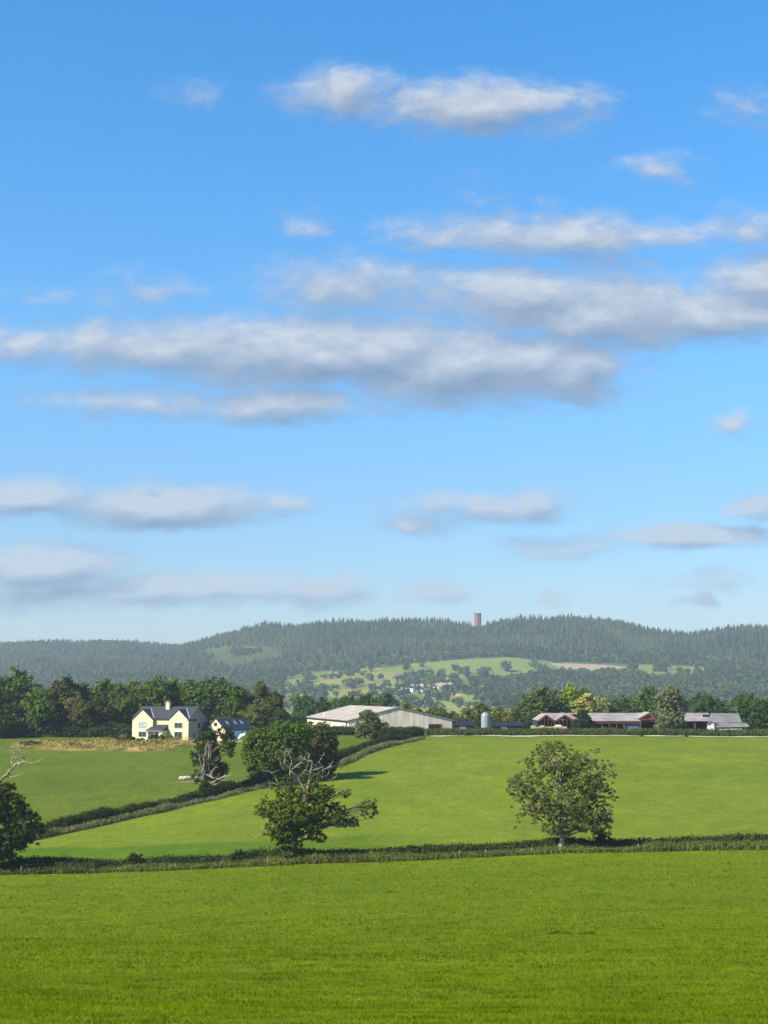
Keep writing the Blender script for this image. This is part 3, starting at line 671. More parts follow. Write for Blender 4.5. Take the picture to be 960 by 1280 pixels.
# ------------------------------------------------------------------ wood and farm trees (prototypes copied)
def proto(seed, lobes, nclump=420, per=13, cs=.95, leaf=.62, trunk=.45, h0=2.5, gap=.08):
    rng = np.random.default_rng(seed)
    V, F = crown(lobes, rng, nclump, per, cs, leaf, gap, .5)
    a = np_mesh('crown', V, F); a.materials.append(M['leaf'])
    V, F = tubes(limb_set(lobes, rng, h0, trunk, max(l[2]+l[5]*.4 for l in lobes)), 5)
    b = np_mesh('trunk', V, F, True); b.materials.append(M['bark'])
    return a, b
def rl(seed, n, w, h0, h1):
    rng = np.random.default_rng(seed); out = []
    for i in range(n):
        z = h0 + (h1-h0)*(i+.5)/n; t = (z-h0)/(h1-h0); rad = w*math.sqrt(max(.15, 1-(2*t-.85)**2*.75))
        a = rng.uniform(0, 6.28); k = rad*rng.uniform(.25, .62); q = rad*rng.uniform(.45, .68)
        out.append((math.cos(a)*k, math.sin(a)*k, z, q, q, q*rng.uniform(.65, .9)))
    out.append((0, 0, (h0+h1)/2, w*.6, w*.6, (h1-h0)*.42)); return out
PR = {  # nominal height 15 m, half width 6 m
    'round': proto(1, rl(11, 9, 5.8, 2.5, 12.8)), 'dense': proto(2, rl(12, 11, 6, 1.5, 12.8), 520, gap=.02), 'tall': proto(3, rl(13, 9, 4.4, 3, 13.2), 400),
    'open': proto(4, rl(14, 8, 5.6, 5.0, 13.2)[:-1] + [(0, 0, 9, 2.5, 2.5, 3)], 330, gap=.22, h0=4.5), 'low': proto(5, rl(15, 8, 6, 1.5, 12.5), 460, gap=.04), 'ragged': proto(6, rl(16, 12, 5.6, 2.0, 13), 430, gap=.2)}
def wood_tree(kind, px, top, hw, Y, col, label, group, base=None):
    b = gpx(px, Y); ztop = at(px, top, Y)[2]; h = ztop - b[2]; w = hw * Y / FPX
    rng = random.Random(int(px*7+Y)); a = rng.uniform(0, 6.28)
    r = empty('broadleaf_tree', b, a, label, 'tree', group)
    q = np.empty(len(PR[kind][0].vertices)*3, np.float32); PR[kind][0].vertices.foreach_get('co', q); q = q.reshape(-1, 3)
    r.scale = (w/np.quantile(np.abs(q[:, 0]), .97), w/np.quantile(np.abs(q[:, 1]), .97), h/np.quantile(q[:, 2], .995))
    o = link('crown', PR[kind][0], None, r); o.color = (*col, 1)
    link('trunk', PR[kind][1], None, r)
GL, GF = 'trees of the wood left of and behind the house', 'trees behind the farm and barn'
MG, DG, BR_, OB, YG, PY, OL = (.062, .100, .014), (.036, .062, .012), (.058, .064, .020), (.088, .088, .026), (.13, .19, .012), (.23, .22, .055), (.110, .122, .028)
W = [('round', -40, 846, 26, 405, DG, 'dark tree of the wood just outside the left edge'), ('open', 30, 838, 26, 412, MG, 'tallest open tree at the left end of the wood, pale sky gaps in its crown'), ('round', 3, 846, 20, 398, MG, 'green tree cut by the left edge of the view'),
     ('low', 8, 880, 22, 388, DG, 'low dark tree at the left edge in front of the wood'), ('round', 53, 862, 19, 390, (.075, .125, .018), 'bright green lower tree in front of the dark wood'), ('tall', 86, 848, 21, 402, BR_, 'brown-green tall tree right of the bright green one in the wood'),
     ('low', 100, 872, 19, 392, OB, 'bronze-olive lower tree in the middle of the wood'), ('round', 112, 856, 20, 410, DG, 'dark green tree in the wood behind the bronze one'), ('ragged', 128, 872, 17, 394, BR_, 'dull brown-green tree in the wood left of the house'),
     ('round', 140, 851, 20, 408, MG, 'mid green rounded tree in the wood left of the house'), ('dense', 158, 857, 17, 400, (.062, .090, .020), 'green tree standing just left of the left gable'), ('round', 176, 853, 18, 415, OL, 'olive green tree rising behind the left gable'),
     ('dense', 199, 848, 22, 412, MG, 'green tree crown directly behind the chimney'), ('round', 222, 850, 20, 418, OL, 'olive topped tree behind the middle of the house roof'), ('dense', 243, 852, 20, 414, MG, 'green tree behind the right gable of the house'),
     ('dense', 274, 849, 32, 408, (.056, .095, .020), 'big rounded green tree behind the garage'), ('ragged', 298, 858, 16, 400, MG, 'green tree above the right end of the garage roof'), ('ragged', 327, 853, 15, 402, OB, 'tall bronze-olive tree right of the garage'),
     ('ragged', 322, 881, 18, 388, OL, 'low pale olive bushy tree right of the garage'), ('tall', 346, 866, 13, 396, BR_, 'dark brownish tree between the garage and the barn'), ('low', 352, 886, 16, 388, DG, 'low dark tree behind the middle clump')]
for t in W: wood_tree(*t[:5], tuple(c*1.15 for c in t[5]), t[6], GL)
W2 = [('low', 378, 868, 15, 520, (.045, .080, .022), 'green rounded tree left of the big barn'), ('tall', 402, 873, 13, 520, DG, 'dark tree above the left corner of the barn'), ('tall', 420, 874, 13, 530, MG, 'narrow green tree behind the barn roof'), ('dense', 438, 870, 14, 530, DG, 'dark tree directly behind the barn ridge'),
      ('dense', 458, 868, 15, 530, DG, 'dark tree behind the barn roof above the small olive tree'), ('round', 480, 867, 14, 505, (.04, .07, .02), 'dark green tree right of centre behind the barn ridge'), ('ragged', 507, 877, 9, 470, OL, 'little olive tree just above the barn gable'),
      ('low', 522, 886, 13, 460, DG, 'dark low tree over the barn gable slope'), ('low', 545, 884, 13, 470, MG, 'green low tree right of the barn gable'), ('low', 560, 890, 12, 455, DG, 'dark low tree by the right corner of the barn'), ('ragged', 582, 885, 14, 450, OL, 'olive bushy tree left of the silo'),
      ('round', 603, 880, 14, 470, (.06, .085, .025), 'green tree rising behind the silo'), ('ragged', 622, 884, 13, 455, OL, 'olive bushy tree right of the silo'), ('low', 640, 886, 12, 440, OL, 'pale olive low tree behind the timber stack'),
      ('round', 654, 874, 14, 450, MG, 'green tree left of the sheds'), ('round', 680, 860, 24, 445, (.06, .09, .022), 'large green tree above the left shed'), ('tall', 711, 857, 12, 450, YG, 'bright yellow-green tree behind the sheds'), ('dense', 727, 862, 9, 470, DG, 'dark narrow tree between two bright crowns behind the sheds'),
      ('round', 734, 868, 20, 442, PY, 'pale yellowish rounded tree behind the dark evergreen'), ('low', 768, 872, 18, 446, (.055, .085, .025), 'mid green tree behind the middle of the long shed'), ('dense', 808, 860, 14, 470, DG, 'dark tree left of the tall grey-green one'),
      ('round', 799, 866, 14, 446, (.075, .12, .018), 'bright green tree above the red gable'), ('dense', 872, 868, 18, 450, (.035, .065, .020), 'dark green tree behind the right shed roof'), ('round', 893, 874, 12, 460, (.04, .07, .024), 'small green tree behind the grey sheds'),
      ('dense', 928, 868, 20, 420, (.040, .075, .018), 'dark round tree right of the grey sheds'), ('dense', 950, 874, 20, 405, DG, 'dark tree at the right edge beside the sheds'), ('dense', 984, 866, 24, 420, MG, 'green tree just beyond the right edge'),
      ('low', 844, 868, 14, 460, OL, 'olive tree half hidden behind the tall grey-green tree')]
for t in W2: wood_tree(*t[:5], tuple(c*1.35 for c in t[5]), t[6], GF)
# ------------------------------------------------------------------ trees of the far valley
def far_proto(seed, n=230):
    rng = np.random.default_rng(seed); L = rl(seed, 5, 6, 1.5, 10.5)
    V, F = crown(L, rng, n // 6, 7, 1.6, 1.9, 0, .6); 
    me = np_mesh('valley_tree', V, F); me.materials.append(M['leaf_far']); return me
FP = [far_proto(i+70) for i in range(5)]
def far_tree(px, py, s, col):
    b = gp(px, py, 1500); me = FP[int(px*13+py*7) % 5]
    o = link('valley_tree', me); o.location = b; o.scale = (s, s, s*.95); o.rotation_euler = (0, 0, px*1.7); o.color = (*col, 1)
    if py < 842 and px > 690: lab = 'small hazy tree beside the tan ploughed field on the far slope'
    elif py < 850 and px > 520: lab = 'small round tree on the green field below the brick tower'
    elif 500 < px < 580 and py < 874: lab = 'small dark tree around the far cottages in the valley'
    elif px < 430: lab = 'small hazy tree along the pale fields at the left of the valley'
    elif px < 600: lab = 'small hazy tree in the hedgerows behind the barn'
    else: lab = 'small hazy tree in the valley beyond the farm sheds'
    tag(o, lab, 'tree', lab.replace('small', 'the small').replace(' tree', ' trees'))
def build_far_trees():
    rng = np.random.default_rng(12)
    rows = [  # hedgerows and clusters on the far slope (pixel polylines): points, count, spread, size
        ([(352, 867), (395, 864), (440, 862), (485, 864)], 20, 1.2, .85), ([(340, 851), (365, 849), (392, 846)], 8, 1.8, 1.1), ([(430, 846), (450, 843)], 4, 1.2, .9), ([(405, 849), (432, 846)], 3, 1, .8),
        ([(410, 838), (440, 840), (465, 840)], 8, 2, 1.3), ([(465, 882), (500, 880), (530, 884)], 10, 2, .95), ([(480, 872), (500, 866), (515, 860), (540, 858)], 16, 3.5, 1.1), ([(498, 850), (510, 848), (522, 846), (535, 846)], 10, 3, 1.1),
        ([(520, 864), (530, 872), (560, 878)], 8, 2, 1.0), ([(540, 856), (556, 852), (575, 854)], 9, 2.5, 1.15), ([(560, 861), (590, 866), (610, 872)], 14, 4, 1.2), ([(568, 838), (578, 843), (588, 848)], 6, 1.3, 1.1), ([(590, 858), (620, 856), (650, 860)], 16, 4, 1.15),
        ([(598, 846), (606, 848)], 3, 1, 1.1), ([(632, 838), (640, 842)], 2, .5, 1.3), ([(600, 878), (640, 880), (690, 878)], 18, 3, 1.0), ([(620, 868), (650, 872), (690, 868)], 18, 4, 1.1), ([(655, 850), (690, 854), (720, 850)], 14, 3, 1.0),
        ([(668, 834), (672, 838), (690, 846)], 5, 1.2, 1.3), ([(788, 838), (800, 846)], 4, 1.5, 1.3), ([(820, 838), (835, 842), (860, 844)], 8, 2, 1.2), ([(880, 838), (900, 842), (940, 846)], 9, 2.2, 1.1), ([(690, 826), (695, 830)], 2, .5, 1.0),
        ([(420, 872), (450, 872)], 4, 1.2, .8), ([(560, 884), (600, 886)], 5, 1.5, .8), ([(300, 846), (330, 848), (350, 846)], 9, 2.5, 1.2), ([(500, 838), (515, 836), (528, 834)], 5, 1.4, .9)]
    for pts, n, sp_, s in rows:
        P = np.array(pts, float); t = np.sort(rng.random(n))*(len(P)-1)
        X = np.interp(t, range(len(P)), P[:, 0]); Yp = np.interp(t, range(len(P)), P[:, 1])
        for x, y in zip(X, Yp):
            c = np.array((.050, .082, .024)) * rng.uniform(.75, 1.35)
            far_tree(x + rng.normal(0, 1.5), y + rng.normal(0, sp_*.6), s*rng.uniform(.75, 1.3), c)
build_far_trees()
# ------------------------------------------------------------------ forests on the hill
def forest_edge(s): return np.interp(s, [-400, 0, 200, 250, 300, 340, 360, 400, 450, 500, 560, 620, 690, 790, 860, 900, 960, 1200], [900, 900, 880, 862, 850, 846, 842, 838, 835, 831, 824, 820, 826, 829, 832, 836, 841, 845])
def scatter(y0, y1, step, keep, seed, umax=.36):
    rng = np.random.default_rng(seed); Ys = np.arange(y0, y1, step); out = []
    for Y in Ys:
        n = int(2*umax*Y/step); x = (np.arange(n) - n/2 + rng.uniform(-.45, .45, n)) * step; y = Y + rng.uniform(-.45, .45, n)*step
        out.append(np.stack([x, y], 1))
    P = np.concatenate(out); z = gz(P[:, 0], P[:, 1]); px, py = proj(P[:, 0], P[:, 1], z)
    k = keep(px, py, P[:, 1]); P = np.column_stack([P, z])[k]
    return P, px[k], py[k], rng
def build_conifers():
    clear = FIELDS[0][0]
    def keep(px, py, y): return (py < forest_edge(px) - np.where(px > 340, 7, 0)*1.0) & (px > -150) & (px < 1110) & (y < RY(px)+60) & ~in_poly(px, py, clear)
    P, px, py, rng = scatter(1750, 3560, 8.5, keep, 5)
    n = len(P)
    tall = fbm(P[:, 0]/90, P[:, 1]/90, s=41, o=3)
    H = np.clip(11.5 + 20*(tall-.35)*1.5, 7, 24) * rng.uniform(.68, 1.18, n)
    H = np.where((np.abs(px - 598) < 9) & (P[:, 1] > 2600), np.minimum(H, 13), H)
    H = np.where(px < 300, H*.72, H)
    W_ = H * np.where(rng.random(n) < .4, rng.uniform(.22, .34, n), rng.uniform(.13, .20, n))
    k = 6; Vs, Fs = [], []; off = 0
    for z0, z1, w in ((.12, .6, 1.0), (.34, .82, .74), (.58, 1.0, .46)):
        a = rng.uniform(0, 6.28, (n, 1)) + np.arange(k)[None]*2*np.pi/k
        rr = W_[:, None]*w*rng.uniform(.6, 1.3, (n, k))
        ring = np.stack([P[:, 0:1] + np.cos(a)*rr, P[:, 1:2] + np.sin(a)*rr, P[:, 2:3] + H[:, None]*(z0 + rng.uniform(-.06, .06, (n, k)))], -1)
        apex = np.stack([P[:, 0] + rng.normal(0, .25, n), P[:, 1], P[:, 2] + H*z1], -1)[:, None, :]
        V = np.concatenate([ring, apex], 1).reshape(-1, 3)
        b = np.arange(n)[:, None]*(k+1); j = np.arange(k)[None]
        F = np.stack([b+j, b+(j+1) % k, b+k+0*j], -1).reshape(-1, 3) + off
        Vs.append(V); Fs.append(F); off += len(V)
    o = link('conifer_forest', np_mesh('conifer_forest', np.concatenate(Vs), np.concatenate(Fs)), M['conifer'])
    tag(o, 'dense blue-green conifer forest covering the ridge on the skyline', 'forest', kind='stuff')
    # bare trunks showing along the lower margin of the plantation
def build_broad():
    def keep(px, py, y):
        e = forest_edge(px); r = vnoise(px/30, py/8, s=3)
        band = (py < e+1) & (py > e-10) & (px > 330)
        low = (px > 610) & (py > 843 + np.clip((700-px)/8, 0, 12)) & (py < 886) & ((py > 849) | (px < 800) | (px > 870))
        vall = (px > 325) & (px < 720) & (py > 840) & (py < 893) & (np.abs(vnoise(px/26, py/5.5, s=8)-.5) < np.where(py > 868, .06, .02)) & (vnoise(px/14, py/4, s=18) > .3)
        leftlow = (px < 352) & (py > 842) & (py < 880)
        sc = (px <= 340) & (py < e) & (r > .66)
        scr = in_poly(px, py, FIELDS[0][0]) & (r > .62)
        bush = (px > 610) & (px < 700) & (py > 852) & (r < .35)
        return (band | ((low | leftlow) & ~bush) | sc | scr | vall) & (px > -150) & (px < 1110)
    P, px, py, rng = scatter(1650, 3500, 10.5, keep, 6)
    n = len(P); m = 46
    Hh = rng.uniform(8, 15, n); Wd = rng.uniform(4.5, 8, n)
    d = sph(n*m, rng).reshape(n, m, 3); d[..., 2] = np.abs(d[..., 2])*1.0 - .15
    C = P[:, None, :] + d * np.stack([Wd, Wd, Hh*.62], -1)[:, None, :] * rng.uniform(.7, 1.05, (n, m, 1)) + np.array([0, 0, 1])*(Hh*.36)[:, None, None]
    V, F = leaves(C.reshape(-1, 3), (d + rng.normal(size=d.shape)*.4).reshape(-1, 3), 3.4, rng)
    o = link('broadleaf_woodland', np_mesh('broadleaf_woodland', V, F), M['broad'])
    tag(o, 'hazy rounded broadleaf woodland on the lower slopes under the conifers', 'woodland', kind='stuff')
build_conifers(); build_broad()
for px, h, lab in ((559, 27, 'left of two lone tall conifers on the skyline by the tower'), (563.5, 25, 'right of two lone tall conifers on the skyline by the tower'), (651, 26, 'tall conifer spire on the skyline right of the tower')):
    b = gpx(px, 2935.); m = MB(); rng = random.Random(int(px)); r = empty('conifer_tree', b, label=lab, cat='tree')
    for q in range(7):
        z0, w = h*(.15+.11*q), (3.0-.38*q); k = 7
        ring = [(math.cos(i*6.283/k)*w*rng.uniform(.6, 1.25), math.sin(i*6.283/k)*w*rng.uniform(.6, 1.25), z0+rng.uniform(-.6, .6)) for i in range(k)]
        m.add(ring + [(0, 0, z0+h*.22)], [(i, (i+1) % k, k) for i in range(k)])
    m.build('crown', M['conifer'], r); MB().bar((0, 0, -1), (0, 0, h*.3), .6).build('trunk', M['bark'], r)
# ------------------------------------------------------------------ buildings
def window(parent, x0, x1, z0, z1, y, mat='frame', div=1, axis='x', out=-1, name='window', fw=.09, pane='glass'):
    """a framed opening lying on a wall; axis 'x': the wall runs along x at depth y; 'y': it runs along y at x=y"""
    fr = MB(); pn = MB(); t = .10
    def bx(m, a0, a1, z0_, z1_, d0, d1):
        lo, hi = sorted((y + out*d0, y + out*d1))
        if axis == 'x': m.box(a0, a1, lo, hi, z0_, z1_)
        else: m.box(lo, hi, a0, a1, z0_, z1_)
    bx(fr, x0, x1, z0, z0+fw, -.05, t); bx(fr, x0, x1, z1-fw, z1, -.05, t)
    bx(fr, x0, x0+fw, z0+fw, z1-fw, -.05, t); bx(fr, x1-fw, x1, z0+fw, z1-fw, -.05, t)
    for i in range(1, div+1):
        if div > 0 and i < div+0 or div == 1 and i < 1:
            xx = x0 + (x1-x0)*i/div; bx(fr, xx-fw*.35, xx+fw*.35, z0+fw, z1-fw, -.04, t*.8)
    o = fr.build(name, M[mat], parent)
    bx(pn, x0+fw, x1-fw, z0+fw, z1-fw, -.03, t*.35)
    pn.build('pane', M[pane], o)
    return o
def gable_roof_x(m, x0, x1, y0, y1, ze, zr, oh=.3, t=.18):
    """ridge along x"""
    ym = (y0+y1)/2; s = (zr-ze)/(ym-y0)
    m.slab((x0-oh, y0-oh, ze-oh*s), (x1+oh, y0-oh, ze-oh*s), (x1+oh, ym, zr), (x0-oh, ym, zr), -t)
    m.slab((x0-oh, y1+oh, ze-oh*s), (x1+oh, y1+oh, ze-oh*s), (x1+oh, ym, zr), (x0-oh, ym, zr), -t)
def gable_roof_y(m, x0, x1, y0, y1, ze, zr, oh=.3, t=.18, ohf=None):
    xm = (x0+x1)/2; s = (zr-ze)/(xm-x0); f = oh if ohf is None else ohf
    m.slab((x0-oh, y0-f, ze-oh*s), (x0-oh, y1, ze-oh*s), (xm, y1, zr), (xm, y0-f, zr), -t)
    m.slab((x1+oh, y0-f, ze-oh*s), (x1+oh, y1, ze-oh*s), (xm, y1, zr), (xm, y0-f, zr), -t)
def solve_local(px, py, Y): return at(px, py, Y)
# ---- cream house
HO = at(165, 925.5, 366.0)
def house():
    rz = R(-24.7)
    r = empty('farmhouse', HO, rz, 'large cream rendered house with two front gables, dark slate roof and one chimney', 'house')
    Wd, D, E, RG = 16.0, 9.0, 5.0, 8.1
    w = MB()
    # main block with a recess between the two gables
    w.box(0, 5.9, 0, 1.0, -1.5, E); w.box(10.4, Wd, 0, 1.0, -1.5, E)
    w.prism([(0, E), (5.9, E), (2.95, 7.35)], 'y', -.02, .55); w.prism([(10.4, E), (16.0, E), (13.2, 7.35)], 'y', -.02, .55)
    w.box(.02, Wd-.32, 1.0, D, -1.5, E-.02)
    w.build('front_wall', M['cream'], r)
    s = MB(); s.prism([(.003, -1.5), (D, -1.5), (D, E-.05), (D/2, RG-.12), (.003, E-.05)], 'x', Wd-.3, Wd+.03)
    o = s.build('side_wall', M['stone'], r); o['label'] = 'grey-brown stone right-hand gable wall in shade'
    s = MB(); s.prism([(1.0, E-.05), (D, E-.05), (D/2, RG-.12)], 'x', .02, .3); s.build('gable_wall', M['cream'], r)
    rf = MB(); ym = D/2; sl = (RG-E)/(ym)
    # front slope only between and behind the front gables; the gable roofs run into it
    rf.slab((-.3, .55, E+sl*.55), (Wd+.32, .55, E+sl*.55), (Wd+.32, ym, RG), (-.3, ym, RG), -.16)
    rf.slab((5.9, .3, E+sl*.3), (10.4, .3, E+sl*.3), (10.4, .56, E+sl*.56), (5.9, .56, E+sl*.56), -.155)
    rf.slab((-.3, D+.3, E-.3*sl), (Wd+.32, D+.3, E-.3*sl), (Wd+.32, ym, RG), (-.3, ym, RG), -.16)
    rf.slab((Wd-.1, -.25, E-.25*sl), (Wd+.32, -.25, E-.25*sl), (Wd+.32, .56, E+sl*.56), (Wd-.1, .56, E+sl*.56), -.16)
    gable_roof_y(rf, 0, 5.9, 0, 3.4, E+.02, 7.45, .22, .16, .2); gable_roof_y(rf, 10.4, 16.0, 0, 3.4, E+.02, 7.45, .22, .16, .2)
    ro = rf.build('roof', M['slate'], r)
    ch = MB(); ch.box(7.4, 8.4, 3.3, 4.1, 6.6, 9.1); c = ch.build('chimney', M['cream'], ro); cp = MB().box(7.32, 8.48, 3.22, 4.18, 9.1, 9.25)
    for q in (7.65, 8.15): cp.box(q-.12, q+.12, 3.58, 3.82, 9.25, 9.6)
    cp.build('chimney_cap', M['stone'], ro)
    v = MB()  # lead in the roof valleys
    for xe, xm in ((5.9, 2.95), (10.4, 13.2), (16.0, 13.2)):
        a = np.array((xe + (.12 if xe > xm else -.12), .35, E+.32+.12)); b = np.array((xm, 3.55, 7.45+.22))
        v.bar(a, b, .17)
    v.build('valley_flashing', M['lead'], ro)
    fl = MB(); fl.box(-.35, Wd+.35, D+.3, D+.4, E-.35, E-.2); fl.build('gutter', M['darkwall'], r)
    # windows
    window(r, 2.0, 4.0, 3.1, 4.4, -.0, 'frame', 2, pane='lead'); window(r, 1.9, 4.1, .9, 2.2, 0, 'frame', 2)
    window(r, 12.1, 14.3, 3.1, 4.4, 0, 'frame', 2); window(r, 12.1, 14.3, .05, 2.25, 0, 'frame', 2, name='patio_door')
    window(r, 7.0, 9.2, 3.4, 4.5, 1.0-.0, 'whitepaint', 2)
    wr = MB(); wr.box(5.9, 10.4, .8, .998, -1.5, E+.3); wr.build('recessed_wall', M['cream'], r)
    for (y0, y1, z0, z1) in ((4.2, 5.3, 2.9, 4.3), (6.6, 7.5, 2.9, 4.1), (2.0, 2.8, .9, 2.0)): window(r, y0, y1, z0, z1, Wd+.03, 'frame', 1, 'y', 1)
    # porch
    p = MB(); p.box(5.75, 6.0, -2.2, 0, -1.5, 2.5); p.box(5.75, 10.1, -2.2, -2.05, -1.5, .35); p.box(9.1, 10.1, -2.2, -1.95, .35, 2.5); p.box(9.95, 10.12, -1.95, .79, -1.5, 2.5); p.box(5.75, 10.12, -2.195, -1.96, 2.25, 2.5)
    po = p.build('porch', M['cream'], r)
    q = MB(); q.slab((5.45, -2.5, 2.45), (10.4, -2.5, 2.45), (9.9, .79, 3.75), (6.1, .79, 3.75), -.14)
    q.slab((5.45, -2.5, 2.45), (5.45, .0, 2.45), (6.1, .79, 3.75), (6.1, .7, 3.75), -.13)
    q.build('porch_roof', M['slate'], po); MB().box(5.4, 10.45, -2.62, -2.5, 2.35, 2.47).build('porch_gutter', M['lead'], po)
    window(po, 6.05, 7.9, .4, 2.25, -2.12, 'frame', 3, name='glazing'); window(po, 7.95, 9.05, .4, 2.25, -2.12, 'frame', 1, name='porch_door')
    # low link to the garage
    l = MB(); l.box(Wd+.05, 18.8, 5.8, 8.9, -1.5, 2.5); l.prism([(5.8, 2.5), (8.9, 2.5), (7.35, 4.1)], 'x', Wd+.05, 18.8); l.build('link_wall', M['cream'], r)
    k = MB(); gable_roof_x(k, Wd+.4, 18.8, 5.8, 8.9, 2.5, 4.3, .25, .15); k.build('link_roof', M['slate'], r)
house()
def garage():
    g = at(257.5, 924.5, 364.5); rz = R(-34.0)
    r = empty('garage', g, rz, 'cream gabled garage with dark slate roof, three rooflights and pale blue doors', 'garage')
    W_, D, E, RG = 6.0, 10.6, 2.5, 5.1
    w = MB(); w.prism([(0, -1.5), (W_, -1.5), (W_, E), (W_/2, RG-.08), (0, E)], 'y', 0, .3); w.box(0, .3, .3, D, -1.5, E-.05); w.prism([(0, -1.5), (W_, -1.5), (W_, E), (W_/2, RG-.08), (0, E)], 'y', D-.3, D)
    w.build('wall', M['cream'], r)
    s = MB(); s.box(W_-.3, W_+.02, .3, D-.3, -1.5, E-.03); s.build('side_wall', M['stone'], r)
    f = MB(); gable_roof_y(f, 0, W_, 0, D+.25, E, RG, .25, .16, .25); ro = f.build('roof', M['slate'], r)
    sl = (RG-E)/(W_/2)
    for y in (2.2, 5.2, 7.6):   # rooflights lie in the right-hand slope
        m = MB(); x0, x1 = 4.0, 4.7
        m.slab((x0, y, RG-(x0-W_/2)*sl+.24), (x0, y+.8, RG-(x0-W_/2)*sl+.24), (x1+.2, y+.8, RG-(x1+.2-W_/2)*sl+.24), (x1+.2, y, RG-(x1+.2-W_/2)*sl+.24), .06); m.build('rooflight', M['lead'], ro)
    window(r, 2.55, 3.45, 3.3, 4.1, 0, 'darkwall', 1)
    for y0, y1 in ((3.6, 6.2), (6.7, 9.3)):
        m = MB(); m.box(W_+.02, W_+.08, y0, y1, -.1, 2.1); d = m.build('garage_door', M['bluedoor'], r)
        h = MB(); h.box(W_+.08, W_+.12, (y0+y1)/2-.15, (y0+y1)/2+.15, .9, 1.0); h.build('handle', M['frame'], d)
garage()
# white items stored by the garage end
for px, Y, s, lab, m_ in ((309, 367, 1.1, 'small white covered heap at the right end of the garage', 'whitepaint'),):
    p = gpx(px, Y-5); V, F = tubes([([(-1.6, 0, .1), (-.9, 0, .7), (0, .1, .85), (.9, 0, .6), (1.7, 0, .1)], [.15, .55, .7, .55, .15])], 8)
    o = link('covered_heap', np_mesh('covered_heap', V, F, True), M[m_]); o.location = p; tag(o, lab, 'heap')
# ---- big barn
def barn():
    a = at(496, 884.5, 400.0); L = np.array((-12.8, 50.0)); rz = math.atan2(.248, .969); 
    zg = float(gz(a[0], 400.0)); r = empty('barn', (a[0], a[1], zg), rz, 'very large pale weathered barn with boarded gable and low pitched roof', 'barn')
    RG = a[2] - zg; E = RG - 3.35; w1, w2, D = 13.2, 15.4, 55.0
    s = MB(); s.prism([(-w1, 1.2), (w2, 1.2), (w2, E), (0, RG-.1), (-w1, E)], 'y', 0, .2); s.box(-w1, -w1+.2, .2, D-.2, 1.2, E); s.box(w2-.2, w2, .2, D-.2, 1.2, E); s.prism([(-w1, 1.2), (w2, 1.2), (w2, E), (0, RG-.1), (-w1, E)], 'y', D-.2, D)
    s.build('boarded_wall', M['board'], r)
    c = MB(); c.box(-w1+.02, 8.5, .02, .25, -1.5, 1.2); c.box(12.6, w2-.02, .02, .25, -1.5, 1.2); c.box(-w1+.02, -w1+.22, .25, D-.2, -1.5, 1.2); c.box(w2-.22, w2-.02, .25, D-.2, -1.5, 1.2); c.build('plinth_wall', M['concrete'], r)
    f = MB(); sl = 3.35/w1
    f.slab((-w1-.4, -.3, E-.4*sl+.02), (-w1-.4, D+.3, E-.4*sl+.02), (0, D+.3, RG), (0, -.3, RG), -.12)
    sl2 = 3.35/w2; f.slab((w2+.4, -.3, E-.4*sl2+.02), (w2+.4, D+.3, E-.4*sl2+.02), (0, D+.3, RG), (0, -.3, RG), -.12)
    ro = f.build('roof', M['barnroof'], r)
    g = MB(); g.box(-w1-.55, -w1-.4, -.3, D+.3, E-.35, E-.12); g.bar((-w1-.25, 1.6, -.5), (-w1-.25, 1.6, E-.2), .22); g.build('gutter', M['darkwall'], r)
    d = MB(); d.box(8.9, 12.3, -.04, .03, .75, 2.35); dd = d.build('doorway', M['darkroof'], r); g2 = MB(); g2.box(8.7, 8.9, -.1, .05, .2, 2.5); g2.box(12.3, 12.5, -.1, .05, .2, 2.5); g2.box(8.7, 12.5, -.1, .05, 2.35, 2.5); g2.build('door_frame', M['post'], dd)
    m = MB(); m.box(-w1+1.5, -w1+2.4, 38, 38.9, E, E+1.6); m.build('roof_vent', M['whitepaint'], ro)
    # cream lower cladding on the long side
    q = MB(); q.box(-w1-.05, -w1-.01, 2.0, D-.3, 1.0, E-.35); q.build('side_cladding', M['cream2'], r)
M['cream2'] = flat('pale_cream_cladding', (.62, .57, .45), .8, .1, .5)
barn()
# ---- silo
def silo():
    b = gpx(604.7, 393.0); h = at(604.7, 890, 393.0)[2] - b[2]; rad = 10.6*393/FPX/2
    r = empty('silo', b, 0, 'pale blue-grey cylindrical feed silo standing behind the trimmed hedge', 'silo')
    k = 20; m = MB(); prof = [(rad*.98, 1.1), (rad, 1.3), (rad, h-.9), (rad*.93, h-.6), (rad*.45, h-.12), (rad*.12, h), (0.01, h)]
    def lathe(m, prof):
        n0 = [(math.cos(i*2*math.pi/k)*q, math.sin(i*2*math.pi/k)*q, z) for q, z in prof for i in range(k)]
        return m.add(n0, [(j*k+i, j*k+(i+1) % k, (j+1)*k+(i+1) % k, (j+1)*k+i) for j in range(len(prof)-1) for i in range(k)])
    lathe(m, prof).build('tank', M['silo'], r)
    b_ = MB()
    for z in np.arange(1.6, h-1, 1.1): lathe(b_, [(rad*1.0, z-.05), (rad*1.02, z), (rad*1.0, z+.05)])
    b_.build('band', M['frame'], r)
    lathe(MB(), [(rad*.98, 1.1), (rad*.3, .2)]).build('hopper', M['silo'], r)
    for i in range(4):
        a = math.pi/4 + i*math.pi/2; MB().bar((math.cos(a)*rad, math.sin(a)*rad, -.6), (math.cos(a)*rad, math.sin(a)*rad, 1.8), .16).build('leg', M['frame'], r)
    l = MB(); 
    for dx in (-.2, .2): l.bar((dx+.3, -rad-.15, 0), (dx+.3, -rad-.15, h-.6), .05)
    for z in np.arange(.3, h-.7, .35): l.bar((.1, -rad-.15, z), (.5, -rad-.15, z), .04)
    l.build('ladder', M['frame'], r)
silo()
